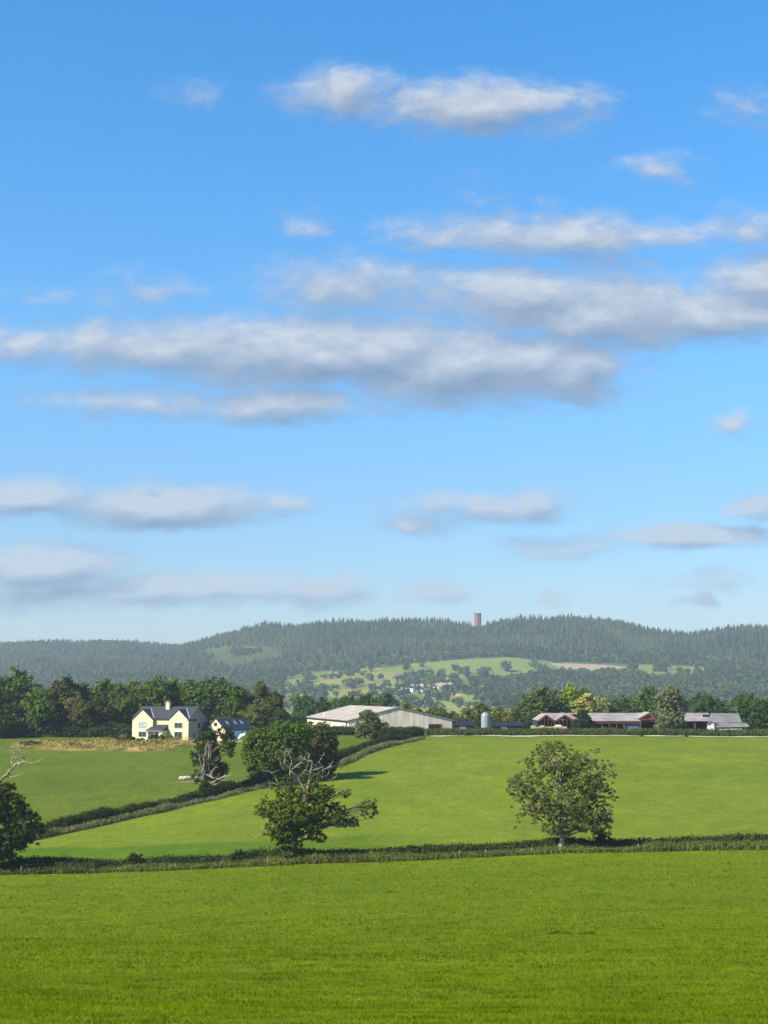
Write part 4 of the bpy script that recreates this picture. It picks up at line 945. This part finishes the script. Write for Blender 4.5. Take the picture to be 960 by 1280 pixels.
# ---- low dark sheds
def dark_shed(p0, p1, ytop, yeave, Y, D, label, wall='darkwall'):
    b = gpx(p0, Y); z = b[2]; a = at(p0, yeave, Y); c = at(p1, yeave, Y); t = at(p0, ytop, Y+D/2); w = c[0]-a[0]; E = a[2]-z; RG = t[2]-z
    r = empty('low_shed', b, 0, label, 'shed'); m = MB(); m.box(0, w, 0, .2, -.8, E); m.box(0, w, D-.2, D, -.8, E); m.prism([(.2, -.8), (D-.2, -.8), (D-.2, E-.05), (D/2, RG-.2), (.2, E-.05)], 'x', 0, .2); m.prism([(.2, -.8), (D-.2, -.8), (D-.2, E-.05), (D/2, RG-.2), (.2, E-.05)], 'x', w-.2, w)
    m.build('wall', M[wall], r); f = MB(); gable_roof_x(f, 0, w, 0, D, E, RG, .3, .12); ro = f.build('roof', M['darkroof'], r)
    d = MB(); d.box(w*.3, w*.3+1.6, -.05, 0, -.2, 1.9); d.build('door', M['post'], r)
dark_shed(566, 590, 901.5, 907, 402, 9, 'low black-roofed shed between the barn and the silo')
dark_shed(612, 652, 903, 907.5, 404, 8, 'low dark shed just right of the silo')
# ---- timber stack and small vehicle-like heap in front of the left shed
def timber():
    Y = 372.0; b = gpx(661, Y); w = 44*Y/FPX; z1_ = at(680, 907.3, Y)[2]-b[2]; r = empty('timber_stack', b, 0, 'long stack of pale sawn boards behind the trimmed hedge', 'timber stack')
    n = int(w/1.1)
    for i in range(n):
        m = MB(); h = z1_*random.Random(i).uniform(.86, 1.05)
        for k in range(6): m.box(i*1.1, i*1.1+1.04, 0, .9, h*k/6+.02, h*(k+1)/6-.03)
        m.build('board_bundle', M['pallet'], r)
timber()
p = gpx(694.5, 371.5); zt = at(694, 906.2, 371.5)[2]-p[2]
r = empty('water_tank', p, 0, 'small pale blue tank poking above the timber stack', 'tank'); V, F = tubes([([(-.7, 1.4, zt-.55), (.7, 1.4, zt-.55)], [.55, .55])], 14); link('drum', np_mesh('drum', V, F, True), M['bluedoor'], r)
MB().box(-.7, .7, 1.1, 1.7, -.3, zt-.9).box(-.72, -.68, .9, 1.9, zt-1.05, zt-.05).box(.68, .72, .9, 1.9, zt-1.05, zt-.05).build('stand', M['frame'], r)
# ---- open sheds with red steel frames
def long_shed():
    Y = 402.0; b = gpx(738, Y); zg = b[2]; x = lambda px, y=Y: (px-CX)/FPX*y/CP - b[0]; zz = lambda py, y=Y: at(738, py, y)[2]-zg
    D = 18.0; E = zz(901.3); RG = at(738, 891.7, Y+D/2)[2]-zg; w = x(886)
    r = empty('open_shed', b, 0, 'long open-fronted cattle shed with red steel frame and pale sheet roof', 'shed')
    f = MB(); gable_roof_x(f, 0, w, 0, D, E, RG, .35, .12); ro = f.build('roof', M['shedroof'], r)
    wl = MB(); wl.box(0, w, D-.2, D, -1, E-.05); wl.prism([(0, -1), (D-.2, -1), (D-.2, E-.1), (D/2, RG-.25), (0, E-.1)], 'x', 0, .2); wl.prism([(0, -1), (D-.2, -1), (D-.2, E-.1), (D/2, RG-.25), (0, E-.1)], 'x', w-.2, w); wl.build('back_wall', M['darkwall'], r)
    bm = MB(); bm.box(0, x(797), -.12, .04, E-.62, E-.12); bm.box(x(797)+.4, w, -.1, .04, E-.3, E-.12); bm.build('fascia_beam', M['redsteel'], r)
    for px in (739.5, 748, 757, 766, 775, 795, 862, 884): 
        m = MB(); q = .22 if px not in (795, 862) else .42; m.box(x(px)-q/2, x(px)+q/2, -.1, .2, -.8, E-.1); m.build('post', M['redsteel'], r)
    s = MB(); s.slab((x(773), .5, zz(906)), (x(793.5), .5, zz(903.5)), (x(793.5), .6, -.5), (x(780), .6, -.5), .08); s.build('hanging_sheet', M['bluesheet'], r)
    s = MB(); s.box(x(750), x(772), 3, 3.2, -.5, 1.6); s.build('feed_barrier', M['post'], r)
    # cross gable
    g = MB(); gx0, gx1 = x(795), x(818); zr = zz(890.5, Y); ze = zz(897.5); xm = (gx0+gx1)/2
    g.slab((gx0-.5, -.9, ze-.2), (gx0-.5, 8, ze-.2), (xm, 8, zr), (xm, -.9, zr), -.12); g.slab((gx1+.5, -.9, ze-.2), (gx1+.5, 8, ze-.2), (xm, 8, zr), (xm, -.9, zr), -.12)
    go = g.build('gable_roof', M['shedroof'], r)
    t = MB(); t.bar((gx0-.5, -.95, ze-.3), (xm, -.95, zr-.12), .42); t.bar((gx1+.5, -.95, ze-.3), (xm, -.95, zr-.12), .42); t.bar((gx0, -.95, ze-.35), (gx1, -.95, ze-.35), .3); t.build('bargeboard', M['redsteel'], go)
    t = MB(); t.prism([(gx0, ze-.2), (gx1, ze-.2), (xm, zr-.35)], 'y', -.7, -.6); t.build('gable_infill', M['redsteel'], go)
long_shed()
def m_shed():
    Y = 404.0; b = gpx(668, Y); zg = b[2]; x = lambda px, y=Y: (px-CX)/FPX*y/CP - b[0]; zz = lambda py, y=Y: at(690, py, y)[2]-zg
    r = empty('twin_gable_shed', b, 0, 'red timbered shed with two small gables at the left end of the farm sheds', 'shed')
    f = MB(); ze, zr = zz(900.8), zz(893.5)
    spans = ((x(668.5), x(690)), (x(690), x(714.5)))
    t = MB(); inn = MB()
    for g0, g1 in spans:
        xm = (g0+g1)/2; f.slab((g0, -.6, ze), (g0, 14, ze), (xm, 14, zr), (xm, -.6, zr), -.12); f.slab((g1, -.6, ze), (g1, 14, ze), (xm, 14, zr), (xm, -.6, zr), -.12)
        t.bar((g0+.1, -.65, ze-.15), (xm, -.65, zr-.1), .4); t.bar((g1-.1, -.65, ze-.15), (xm, -.65, zr-.1), .4)
        for k in (.2, .4, .6, .8): 
            xx = g0+(g1-g0)*k; top = zr-.2-abs(xx-xm)/(xm-g0)*(zr-ze); t.bar((xx, -.6, ze-2.2), (xx, -.6, top), .14)
    f.box(x(714.5), x(724), 4, 14, zz(893), zz(892)); gable_roof_x(f, x(679), x(724), 6, 14.5, zz(899, Y+6), at(690, 891.9, Y+10)[2]-zg, .2, .12)
    f.build('roof', M['shedroof'], r); t.build('gable_timber', M['redsteel'], r)
    w = MB(); w.box(x(668.5), x(722), 13.7, 13.9, -1, ze-.2); w.box(x(668.5), x(668.5)+.2, 0, 13.7, -1, ze-.2); w.box(x(722)-.2, x(722), 6, 13.7, -1, ze-.2); w.box(x(690), x(722), 0, .12, -1, ze-1.9); w.build('wall', M['darkwall'], r)
    for k in (690, 714.5): m = MB(); m.box(x(k)-.15, x(k)+.15, -.3, 0, -.8, ze); m.build('post', M['redsteel'], r)
m_shed()
def grey_sheds():
    Y = 392.0; b = gpx(884, Y); zg = b[2]; x = lambda px, y=Y: (px-CX)/FPX*y/CP - b[0]; zz = lambda py, y=Y: at(900, py, y)[2]-zg
    r = empty('grey_shed', b, 0, 'grey-roofed shed with stepped lean-to roof at the right end of the farm', 'shed')
    f = MB(); f.slab((x(882), 4.2, zz(903.6, Y+4)), (x(925), 4.2, zz(903.6, Y+4)), (x(916, Y+14), 14, zz(892.4, Y+14)), (x(882, Y+14), 14, zz(891.9, Y+14)), -.12)
    f.build('upper_roof', M['greyroof'], r)
    f = MB(); f.slab((x(885), -.3, zz(909.6)), (x(929), -.3, zz(908.6)), (x(926, Y+4), 4.2, zz(904.4, Y+4)), (x(885, Y+4), 4.2, zz(904.4, Y+4)), -.12); f.build('lower_roof', M['greyroof'], r)
    w = MB(); w.box(x(886), x(920), 0, .2, -.8, zz(909.9)); w.build('front_wall', M['concrete'], r)
    w = MB(); w.box(x(920), x(927), .1, .2, -.8, zz(909.9)); w.box(x(886), x(886)+.2, .2, 14, -.8, zz(909.9)); w.box(x(923), x(923)+.2, .2, 14, -.8, zz(909.9)); w.box(x(886), x(916), 14, 14.2, -.8, zz(893, Y+14)); w.box(x(886), x(923), 4.2, 4.3, zz(910), zz(904.9, Y+4)); w.build('back_wall', M['darkwall'], r)
    # little hut
    Y2 = 388.0; b2 = gpx(879.5, Y2); r2 = empty('small_hut', b2, 0, 'tiny white hut with a red pitched roof beside the grey shed', 'hut'); w = 6.5*Y2/FPX; hz = lambda py: at(880, py, Y2)[2]-b2[2]
    m = MB(); m.prism([(0, -.8), (w, -.8), (w, hz(906)), (w*.45, hz(902.4)), (0, hz(906))], 'y', 0, 3); m.build('wall', M['whitepaint'], r2)
    m = MB(); m.slab((-.15, -.2, hz(906.2)), (-.15, 3.1, hz(906.2)), (w*.45, 3.1, hz(902)), (w*.45, -.2, hz(902)), -.1); m.slab((w+.15, -.2, hz(906.2)), (w+.15, 3.1, hz(906.2)), (w*.45, 3.1, hz(902)), (w*.45, -.2, hz(902)), -.1); m.build('roof', M['redsteel'], r2)
    m = MB(); m.box(w*.35, w*.65, -.05, 0, -.3, 1.5); m.build('door', M['darkwall'], r2)
grey_sheds()
# ---- brick tower on the ridge
def tower():
    Y = 2900.0; b = at(597.3, 790, Y); b[2] = gpx(597.3, Y)[2]; zt = at(597.3, 766.5, Y)[2]-b[2]; rad = 9.4*Y/FPX/2
    r = empty('brick_tower', b, R(12), 'stout red brick tower standing above the trees on the skyline', 'tower')
    def octo(m, q0, q1, z0, z1, k=8):
        v = [(math.cos((i+.5)*2*math.pi/k)*q, math.sin((i+.5)*2*math.pi/k)*q, z) for q, z in ((q0, z0), (q1, z1)) for i in range(k)]
        return m.add(v, [(i, (i+1) % k, k+(i+1) % k, k+i) for i in range(k)] + [tuple(range(k, 2*k)), tuple(range(k-1, -1, -1))])
    octo(MB(), rad*.97, rad*.93, -3, zt-2.2).build('shaft', M['brick'], r)
    m = MB(); octo(m, rad*.99, rad*1.02, zt-2.2, zt-1.2); o = m.build('cornice', M['brick'], r)
    m = MB()
    for i in range(8):
        a0, a1 = (i+.5)*math.pi/4, (i+1.5)*math.pi/4; p0 = np.array((math.cos(a0), math.sin(a0)))*rad*.98; p1 = np.array((math.cos(a1), math.sin(a1)))*rad*.98
        for t in (.04, .37, .70):
            q0 = p0+(p1-p0)*t; q1 = p0+(p1-p0)*(t+.24); q = (q0+q1)/2; m.bar((*q0, zt-.55), (*q1, zt-.55), 1.25)
    m.build('battlement', M['brick'], r)
    for lev in (.42, .62, .82):
        for i in range(8):
            a = (i+1)*math.pi/4; c = np.array((math.cos(a), math.sin(a)))*rad*.93*math.cos(math.pi/8)*1.004; t = np.array((-math.sin(a), math.cos(a)))
            m = MB(); z = zt*lev; p0 = c-t*.6; p1 = c+t*.6; n_ = np.array((math.cos(a), math.sin(a)))*.1
            m.add([(*p0, z), (*p1, z), (*p1, z+2.6), (*c, z+3.3), (*p0, z+2.6), (*(p0+n_), z), (*(p1+n_), z), (*(p1+n_), z+2.6), (*(c+n_), z+3.3), (*(p0+n_), z+2.6)], [(4, 3, 2, 1, 0), (5, 6, 7, 8, 9)] + [(i_, (i_+1) % 5, (i_+1) % 5+5, i_+5) for i_ in range(5)]); m.build('window', M['darkwall'], r)
tower()
# ---- cottages in the far valley
def cottage(px, py, w, d, h, rz, label, wall='whitepaint', roof='darkroof'):
    b = gp(px, py, 1500); r = empty('cottage', b, rz, label, 'cottage', 'cottages in the far valley')
    m = MB(); m.box(-w/2, w/2, 0, d, -2, h); m.prism([(0, h), (d, h), (d/2, h+d*.38)], 'x', -w/2, w/2); m.build('wall', M[wall], r)
    f = MB(); gable_roof_x(f, -w/2, w/2, 0, d, h, h+d*.42, .4, .2); ro = f.build('roof', M[roof], r); c = MB(); c.box(w*.3, w*.3+1.1, d/2-.6, d/2+.6, h+d*.2, h+d*.42+1.6); c.build('chimney', M[wall], ro)
    for i in range(4):
        for z in ((.25*h, .42*h), (.62*h, .8*h)):
            x0 = -w/2+w*(i+.3)/4; k = MB(); k.box(x0, x0+1.2, -.06, 0, z[0], z[1]+.5); k.build('window', M['glass'], r)
M['pinkwash'] = flat('pale_pink_render', (.66, .50, .43), .85, .08); M['redtile'] = flat('old_clay_tile', (.34, .22, .18), .85, .15)
cottage(511, 865, 13, 7, 5.5, R(-30), 'white cottage wing at the left of the far hamlet')
cottage(521, 864.5, 17, 9, 6, R(-18), 'pale pink-roofed farmhouse left of the far hamlet pair', 'pinkwash', 'redtile')
cottage(549, 863, 14, 8, 6, R(20), 'far cottage with white walls at the left end of the stubble field', 'whitepaint', 'redtile')
cottage(556, 863.5, 20, 10, 6, R(-12), 'pink-walled far cottage above the stubble field', 'pinkwash', 'redtile')
cottage(57, 852, 12, 8, 5, R(-10), 'tiny white house in the far woods at left')
cottage(614, 905, 5, 4, 3, 0, 'unused') if False else None
# ---- small heap of pale stone near the dead tree
def rubble():
    b = gp(235, 974.5); rng = np.random.default_rng(8); Vs, Fs = [], []; off = 0
    import bmesh
    for i in range(11):
        bm = bmesh.new(); bmesh.ops.create_icosphere(bm, subdivisions=2, radius=1); V = np.array([v.co[:] for v in bm.verts]); F = np.array([[v.index for v in f.verts] for f in bm.faces]); bm.free()
        V = V*(.75+.5*vnoise(V[:, 0]*1.7+i*5, V[:, 1]*1.7, V[:, 2]*1.7))[:, None]*np.array([.62, .5, .42])*rng.uniform(.6, 1.1)
        V = V + np.array([rng.uniform(-1.5, 1.5), rng.uniform(-.6, .6), rng.uniform(.1, .45)]); Vs.append(V); Fs.append(F+off); off += len(V)
    o = link('stone_heap', np_mesh('stone_heap', np.concatenate(Vs), np.concatenate(Fs)), M['rock']); o.location = b; tag(o, 'small heap of pale stones on the grass left of the dead-limbed tree', 'stone heap')
    b2 = gp(234, 978); s = MB()
    for k in range(1): pass
    V = np.array([(2.6*math.cos(a)*(1+.2*math.sin(3*a)), .9*math.sin(a), 0) for a in np.linspace(0, 2*math.pi, 25)[:-1]]); V[:, 2] = gz(V[:, 0]+b2[0], V[:, 1]+b2[1])-b2[2]+.06
    me = bpy.data.meshes.new('bare_earth'); me.from_pydata([tuple(v) for v in V], [], [tuple(range(24))]); o = link('bare_earth', me, M['earth']); o.location = b2; tag(o, kind='structure')
M['earth'] = flat('bare_soil', (.26, .19, .11), .95, .2, 2)
rubble()
# ------------------------------------------------------------------ haze
def haze():
    m = bpy.data.materials.new('valley_haze'); m.use_nodes = True; nt = m.node_tree; nt.nodes.remove(nt.nodes['Principled BSDF'])
    v = nt.nodes.new('ShaderNodeVolumePrincipled'); v.inputs['Density'].default_value = HAZE; v.inputs['Color'].default_value = (.78, .90, 1.0, 1); v.inputs['Anisotropy'].default_value = .2
    nt.links.new(v.outputs[0], nt.nodes['Material Output'].inputs['Volume'])
    b = MB(); b.box(-3500, 3500, -90, 5350, -70, 190); o = b.build('haze', m); tag(o, 'thin blue summer haze lying over the valley', 'haze', kind='stuff')
HAZE = .00012
haze()
# ------------------------------------------------------------------ sky
SUN_EL, SUN_AZ = R(35), math.atan2(-.93, -.37)      # direction set below
def vscale(nt, c): return mixc(nt, 1.0, c, (1.25, 1.25, 1.25), 'MULTIPLY')
def world():
    w = bpy.data.worlds.new('World'); SC.world = w; w.use_nodes = True; nt = w.node_tree
    bg = nt.nodes['Background']; bg.inputs['Strength'].default_value = .1
    sky = nt.nodes.new('ShaderNodeTexSky'); sky.sky_type = 'NISHITA'; sky.sun_disc = False
    sky.sun_elevation = SUN_EL; sky.sun_rotation = SUN_AZ; sky.air_density = 1.0; sky.dust_density = .3; sky.ozone_density = 3.0; sky.altitude = 100
    hs = nt.nodes.new('ShaderNodeHueSaturation'); hs.inputs['Saturation'].default_value = SKYSAT; hs.inputs['Value'].default_value = 1.0; nt.links.new(sky.outputs[0], hs.inputs['Color'])
    # --- field of cloud shapes over the tangent of azimuth and elevation
    g = bpy.data.node_groups.new('cloud_field', 'ShaderNodeTree')
    g.interface.new_socket('P', in_out='INPUT', socket_type='NodeSocketVector'); g.interface.new_socket('F', in_out='OUTPUT', socket_type='NodeSocketFloat')
    gi = g.nodes.new('NodeGroupInput'); go = g.nodes.new('NodeGroupOutput'); acc = None
    def uv(px, py): dx, dy, dz = ray(px, py); return dx/dy, dz/dy
    for (px, py, rx, rt, rb, amp) in CLOUDS:
        amp += .12*(py > 600); q = 1.0 + max(0, .95-amp)*.55; rx, rt, rb, amp = rx*1.08*q, rt*1.25*q, rb*1.2*q, amp*.97 - max(0, .62-amp)*.5
        u, v = uv(px, py); u1, _ = uv(px+rx, py); _, vt = uv(px, py-rt); _, vb = uv(px, py+rb)
        a = g.nodes.new('ShaderNodeVectorMath'); a.operation = 'SUBTRACT'; a.inputs[1].default_value = (u, v, v); g.links.new(gi.outputs[0], a.inputs[0])
        b = g.nodes.new('ShaderNodeVectorMath'); b.operation = 'MAXIMUM'; b.inputs[1].default_value = (-9, 0, -9); g.links.new(a.outputs[0], b.inputs[0])
        c = g.nodes.new('ShaderNodeVectorMath'); c.operation = 'MINIMUM'; c.inputs[1].default_value = (9, 9, 0); g.links.new(b.outputs[0], c.inputs[0])
        d = g.nodes.new('ShaderNodeVectorMath'); d.operation = 'MULTIPLY'; d.inputs[1].default_value = (1/(u1-u), 1/(vt-v), 1/(v-vb)); g.links.new(c.outputs[0], d.inputs[0])
        e = g.nodes.new('ShaderNodeVectorMath'); e.operation = 'LENGTH'; g.links.new(d.outputs[0], e.inputs[0])
        f = g.nodes.new('ShaderNodeMath'); f.operation = 'MULTIPLY_ADD'; f.inputs[1].default_value = -amp*.95; f.inputs[2].default_value = amp*1.28; g.links.new(e.outputs['Value'], f.inputs[0])
        if acc is None: acc = f.outputs[0]
        else:
            m = g.nodes.new('ShaderNodeMath'); m.operation = 'SMOOTH_MAX'; m.inputs[2].default_value = .12; g.links.new(acc, m.inputs[0]); g.links.new(f.outputs[0], m.inputs[1]); acc = m.outputs[0]
    g.links.new(acc, go.inputs[0])
    tc = nt.nodes.new('ShaderNodeTexCoord'); sx = nt.nodes.new('ShaderNodeSeparateXYZ'); nt.links.new(tc.outputs['Generated'], sx.inputs[0])
    def mth(op, a, b=None, c=None):
        m = nt.nodes.new('ShaderNodeMath'); m.operation = op
        for i, v in enumerate((a, b, c)):
            if v is None: continue
            if isinstance(v, bpy.types.NodeSocket): nt.links.new(v, m.inputs[i])
            else: m.inputs[i].default_value = v
        return m.outputs[0]
    yy = mth('MAXIMUM', sx.outputs[1], .05); U = mth('DIVIDE', sx.outputs[0], yy); Vv = mth('DIVIDE', sx.outputs[2], yy)
    P = nt.nodes.new('ShaderNodeCombineXYZ'); nt.links.new(U, P.inputs[0]); nt.links.new(Vv, P.inputs[1]); nt.links.new(Vv, P.inputs[2])
    def vm(op, a, b, sc=None):
        m = nt.nodes.new('ShaderNodeVectorMath'); m.operation = op
        for i, v in enumerate((a, b)):
            if isinstance(v, bpy.types.NodeSocket): nt.links.new(v, m.inputs[i])
            elif v is not None: m.inputs[i].default_value = v
        return m.outputs[0]
    skyc = mixc(nt, 1.0, hs.outputs[0], vscale(nt, ramp(nt, sx.outputs[2], SKYMUL)), 'MULTIPLY')
    def field(off):
        Q = vm('ADD', P.outputs[0], (off[0], off[1], off[1]))
        S = vm('MULTIPLY', Q, (1.0, 2.0, 0.0))
        n = nt.nodes.new('ShaderNodeTexNoise'); n.inputs['Scale'].default_value = 13; n.inputs['Detail'].default_value = 5; n.inputs['Roughness'].default_value = .55; nt.links.new(S, n.inputs['Vector'])
        d = vm('MULTIPLY', vm('SUBTRACT', n.outputs['Color'], (.5, .5, .5)), (.075, .022, 0))
        sxy = nt.nodes.new('ShaderNodeSeparateXYZ'); nt.links.new(d, sxy.inputs[0]); cmb = nt.nodes.new('ShaderNodeCombineXYZ')
        for i, j in ((0, 0), (1, 1), (1, 2)): nt.links.new(sxy.outputs[i], cmb.inputs[j])
        Q2 = vm('ADD', Q, cmb.outputs[0])
        gn = nt.nodes.new('ShaderNodeGroup'); gn.node_tree = g; nt.links.new(Q2, gn.inputs[0])
        n2 = nt.nodes.new('ShaderNodeTexNoise'); n2.inputs['Scale'].default_value = 27; n2.inputs['Detail'].default_value = 7; n2.inputs['Roughness'].default_value = .62; nt.links.new(S, n2.inputs['Vector'])
        vo = nt.nodes.new('ShaderNodeTexVoronoi'); vo.feature = 'F1'; vo.inputs['Scale'].default_value = 50; vo.inputs['Detail'].default_value = 1; nt.links.new(vm('ADD', S, d), vo.inputs['Vector'])
        base = mth('ADD', gn.outputs[0], mth('MULTIPLY', mth('SUBTRACT', n2.outputs['Fac'], .5), .85))
        return mth('ADD', base, mth('MULTIPLY', mth('SUBTRACT', .56, vo.outputs['Distance']), .20))
    F0 = field((0, 0)); F1 = field((-.006, .014))
    mr = nt.nodes.new('ShaderNodeMapRange'); mr.interpolation_type = 'SMOOTHERSTEP'; mr.inputs['From Min'].default_value = -.10; mr.inputs['From Max'].default_value = .90; mr.inputs['To Max'].default_value = .93; nt.links.new(F0, mr.inputs['Value'])
    alpha = mth('MULTIPLY', mr.outputs[0], mth('GREATER_THAN', sx.outputs[1], .06))
    lr = nt.nodes.new('ShaderNodeMapRange'); lr.inputs['From Min'].default_value = -.55; lr.inputs['From Max'].default_value = .62; nt.links.new(mth('SUBTRACT', F0, F1), lr.inputs['Value'])
    k = 10.0
    cc = ramp(nt, lr.outputs[0], [(0, (.23, .315, .46)), (.42, (.34, .425, .56)), (.72, (.47, .54, .65)), (1, (.62, .67, .75))])
    ccs = mixc(nt, 1.0, cc, (CLK, CLK, CLK), 'MULTIPLY')
    ccs = mixc(nt, 1.0, ccs, ramp(nt, sx.outputs[2], [(.05, (.84, .92, .97)), (.14, (.86, .93, .98)), (.24, (1, 1, 1))]), 'MULTIPLY')
    nt.links.new(mixc(nt, alpha, skyc, ccs), bg.inputs['Color'])
    # sun
    l = bpy.data.lights.new('sun', 'SUN'); l.energy = 5.0; l.angle = R(.5); l.color = (1.0, .92, .77); o = bpy.data.objects.new('sun', l); COL.objects.link(o)
    from mathutils import Vector
    h = Vector((-.86, -.51)).normalized(); d = Vector((h.x*math.cos(SUN_EL), h.y*math.cos(SUN_EL), math.sin(SUN_EL)))
    o.rotation_euler = d.to_track_quat('Z', 'Y').to_euler(); o.location = (0, 0, 50)
    sky.sun_rotation = math.atan2(h.x, h.y)
SKYSAT, CLK = 1.15, 5.2
SKYMUL = [(.03, (.41, .45, .53)), (.12, (.46, .56, .65)), (.24, (.51, .77, .85)), (.50, (.31, .82, 1.0))]
CLOUDS = [(430, 112, 75, 24, 28, .75), (600, 137, 120, 34, 30, 1.0), (725, 135, 34, 22, 24, .5), (242, 118, 32, 16, 16, .42), (935, 133, 38, 17, 17, .48), (820, 213, 58, 15, 14, .6), (590, 255, 36, 22, 17, .38), (690, 266, 64, 14, 14, .38),
    (378, 282, 26, 16, 14, .5), (700, 296, 215, 24, 22, .8), (925, 290, 66, 22, 20, .62), (740, 326, 90, 14, 15, .5), (440, 362, 120, 36, 34, .68), (650, 365, 150, 30, 50, .85), (760, 398, 215, 50, 32, 1.0), (900, 398, 160, 40, 26, 1.0), (965, 352, 85, 34, 34, .95),
    (180, 375, 52, 25, 22, .5), (75, 375, 46, 16, 16, .36), (290, 395, 52, 16, 14, .4), (35, 432, 95, 22, 22, .62), (200, 436, 180, 32, 30, .85), (400, 440, 255, 38, 40, 1.1), (590, 462, 200, 46, 42, 1.1), (715, 462, 78, 36, 40, 1.0), (345, 504, 115, 20, 22, .95), (180, 505, 130, 16, 15, .62), (470, 515, 60, 12, 12, .5),
    (930, 527, 26, 14, 14, .62), (30, 628, 95, 26, 20, .85), (210, 632, 125, 26, 24, 1.0), (355, 622, 34, 11, 11, .5), (600, 632, 105, 14, 15, .62), (680, 630, 44, 18, 18, .65), (520, 653, 52, 13, 12, .6), (700, 680, 62, 12, 12, .45), (880, 670, 115, 15, 17, .85), (945, 632, 48, 13, 12, .75),
    (60, 706, 100, 26, 28, 1.05), (250, 733, 130, 18, 20, .8), (400, 737, 64, 15, 20, .72), (540, 738, 36, 12, 11, .72), (680, 748, 28, 10, 10, .6), (865, 750, 22, 10, 10, .5), (890, 730, 64, 11, 11, .42), (800, 535, 95, 14, 12, .25), (120, 745, 200, 18, 16, .55)]
world()
# ------------------------------------------------------------------ camera and render
cam = bpy.data.cameras.new('camera'); co = bpy.data.objects.new('camera', cam); COL.objects.link(co); SC.camera = co
cam.sensor_fit = 'VERTICAL'; cam.sensor_height = 36; cam.lens = 36*FPX/1280; cam.clip_start = .1; cam.clip_end = 20000
co.location = (0, 0, 0); co.rotation_euler = (R(90)+PITCH, 0, 0)
SC.view_settings.view_transform = 'Standard'; SC.view_settings.look = 'None'; SC.view_settings.exposure = 1.0; SC.view_settings.gamma = 1
SC.render.engine = 'CYCLES'; cy = SC.cycles; cy.max_bounces = 5; cy.diffuse_bounces = 2; cy.glossy_bounces = 2; cy.transmission_bounces = 2; cy.volume_bounces = 0; cy.transparent_max_bounces = 4; cy.caustics_reflective = False; cy.caustics_refractive = False
cy.use_denoising = True; cy.sample_clamp_indirect = 4
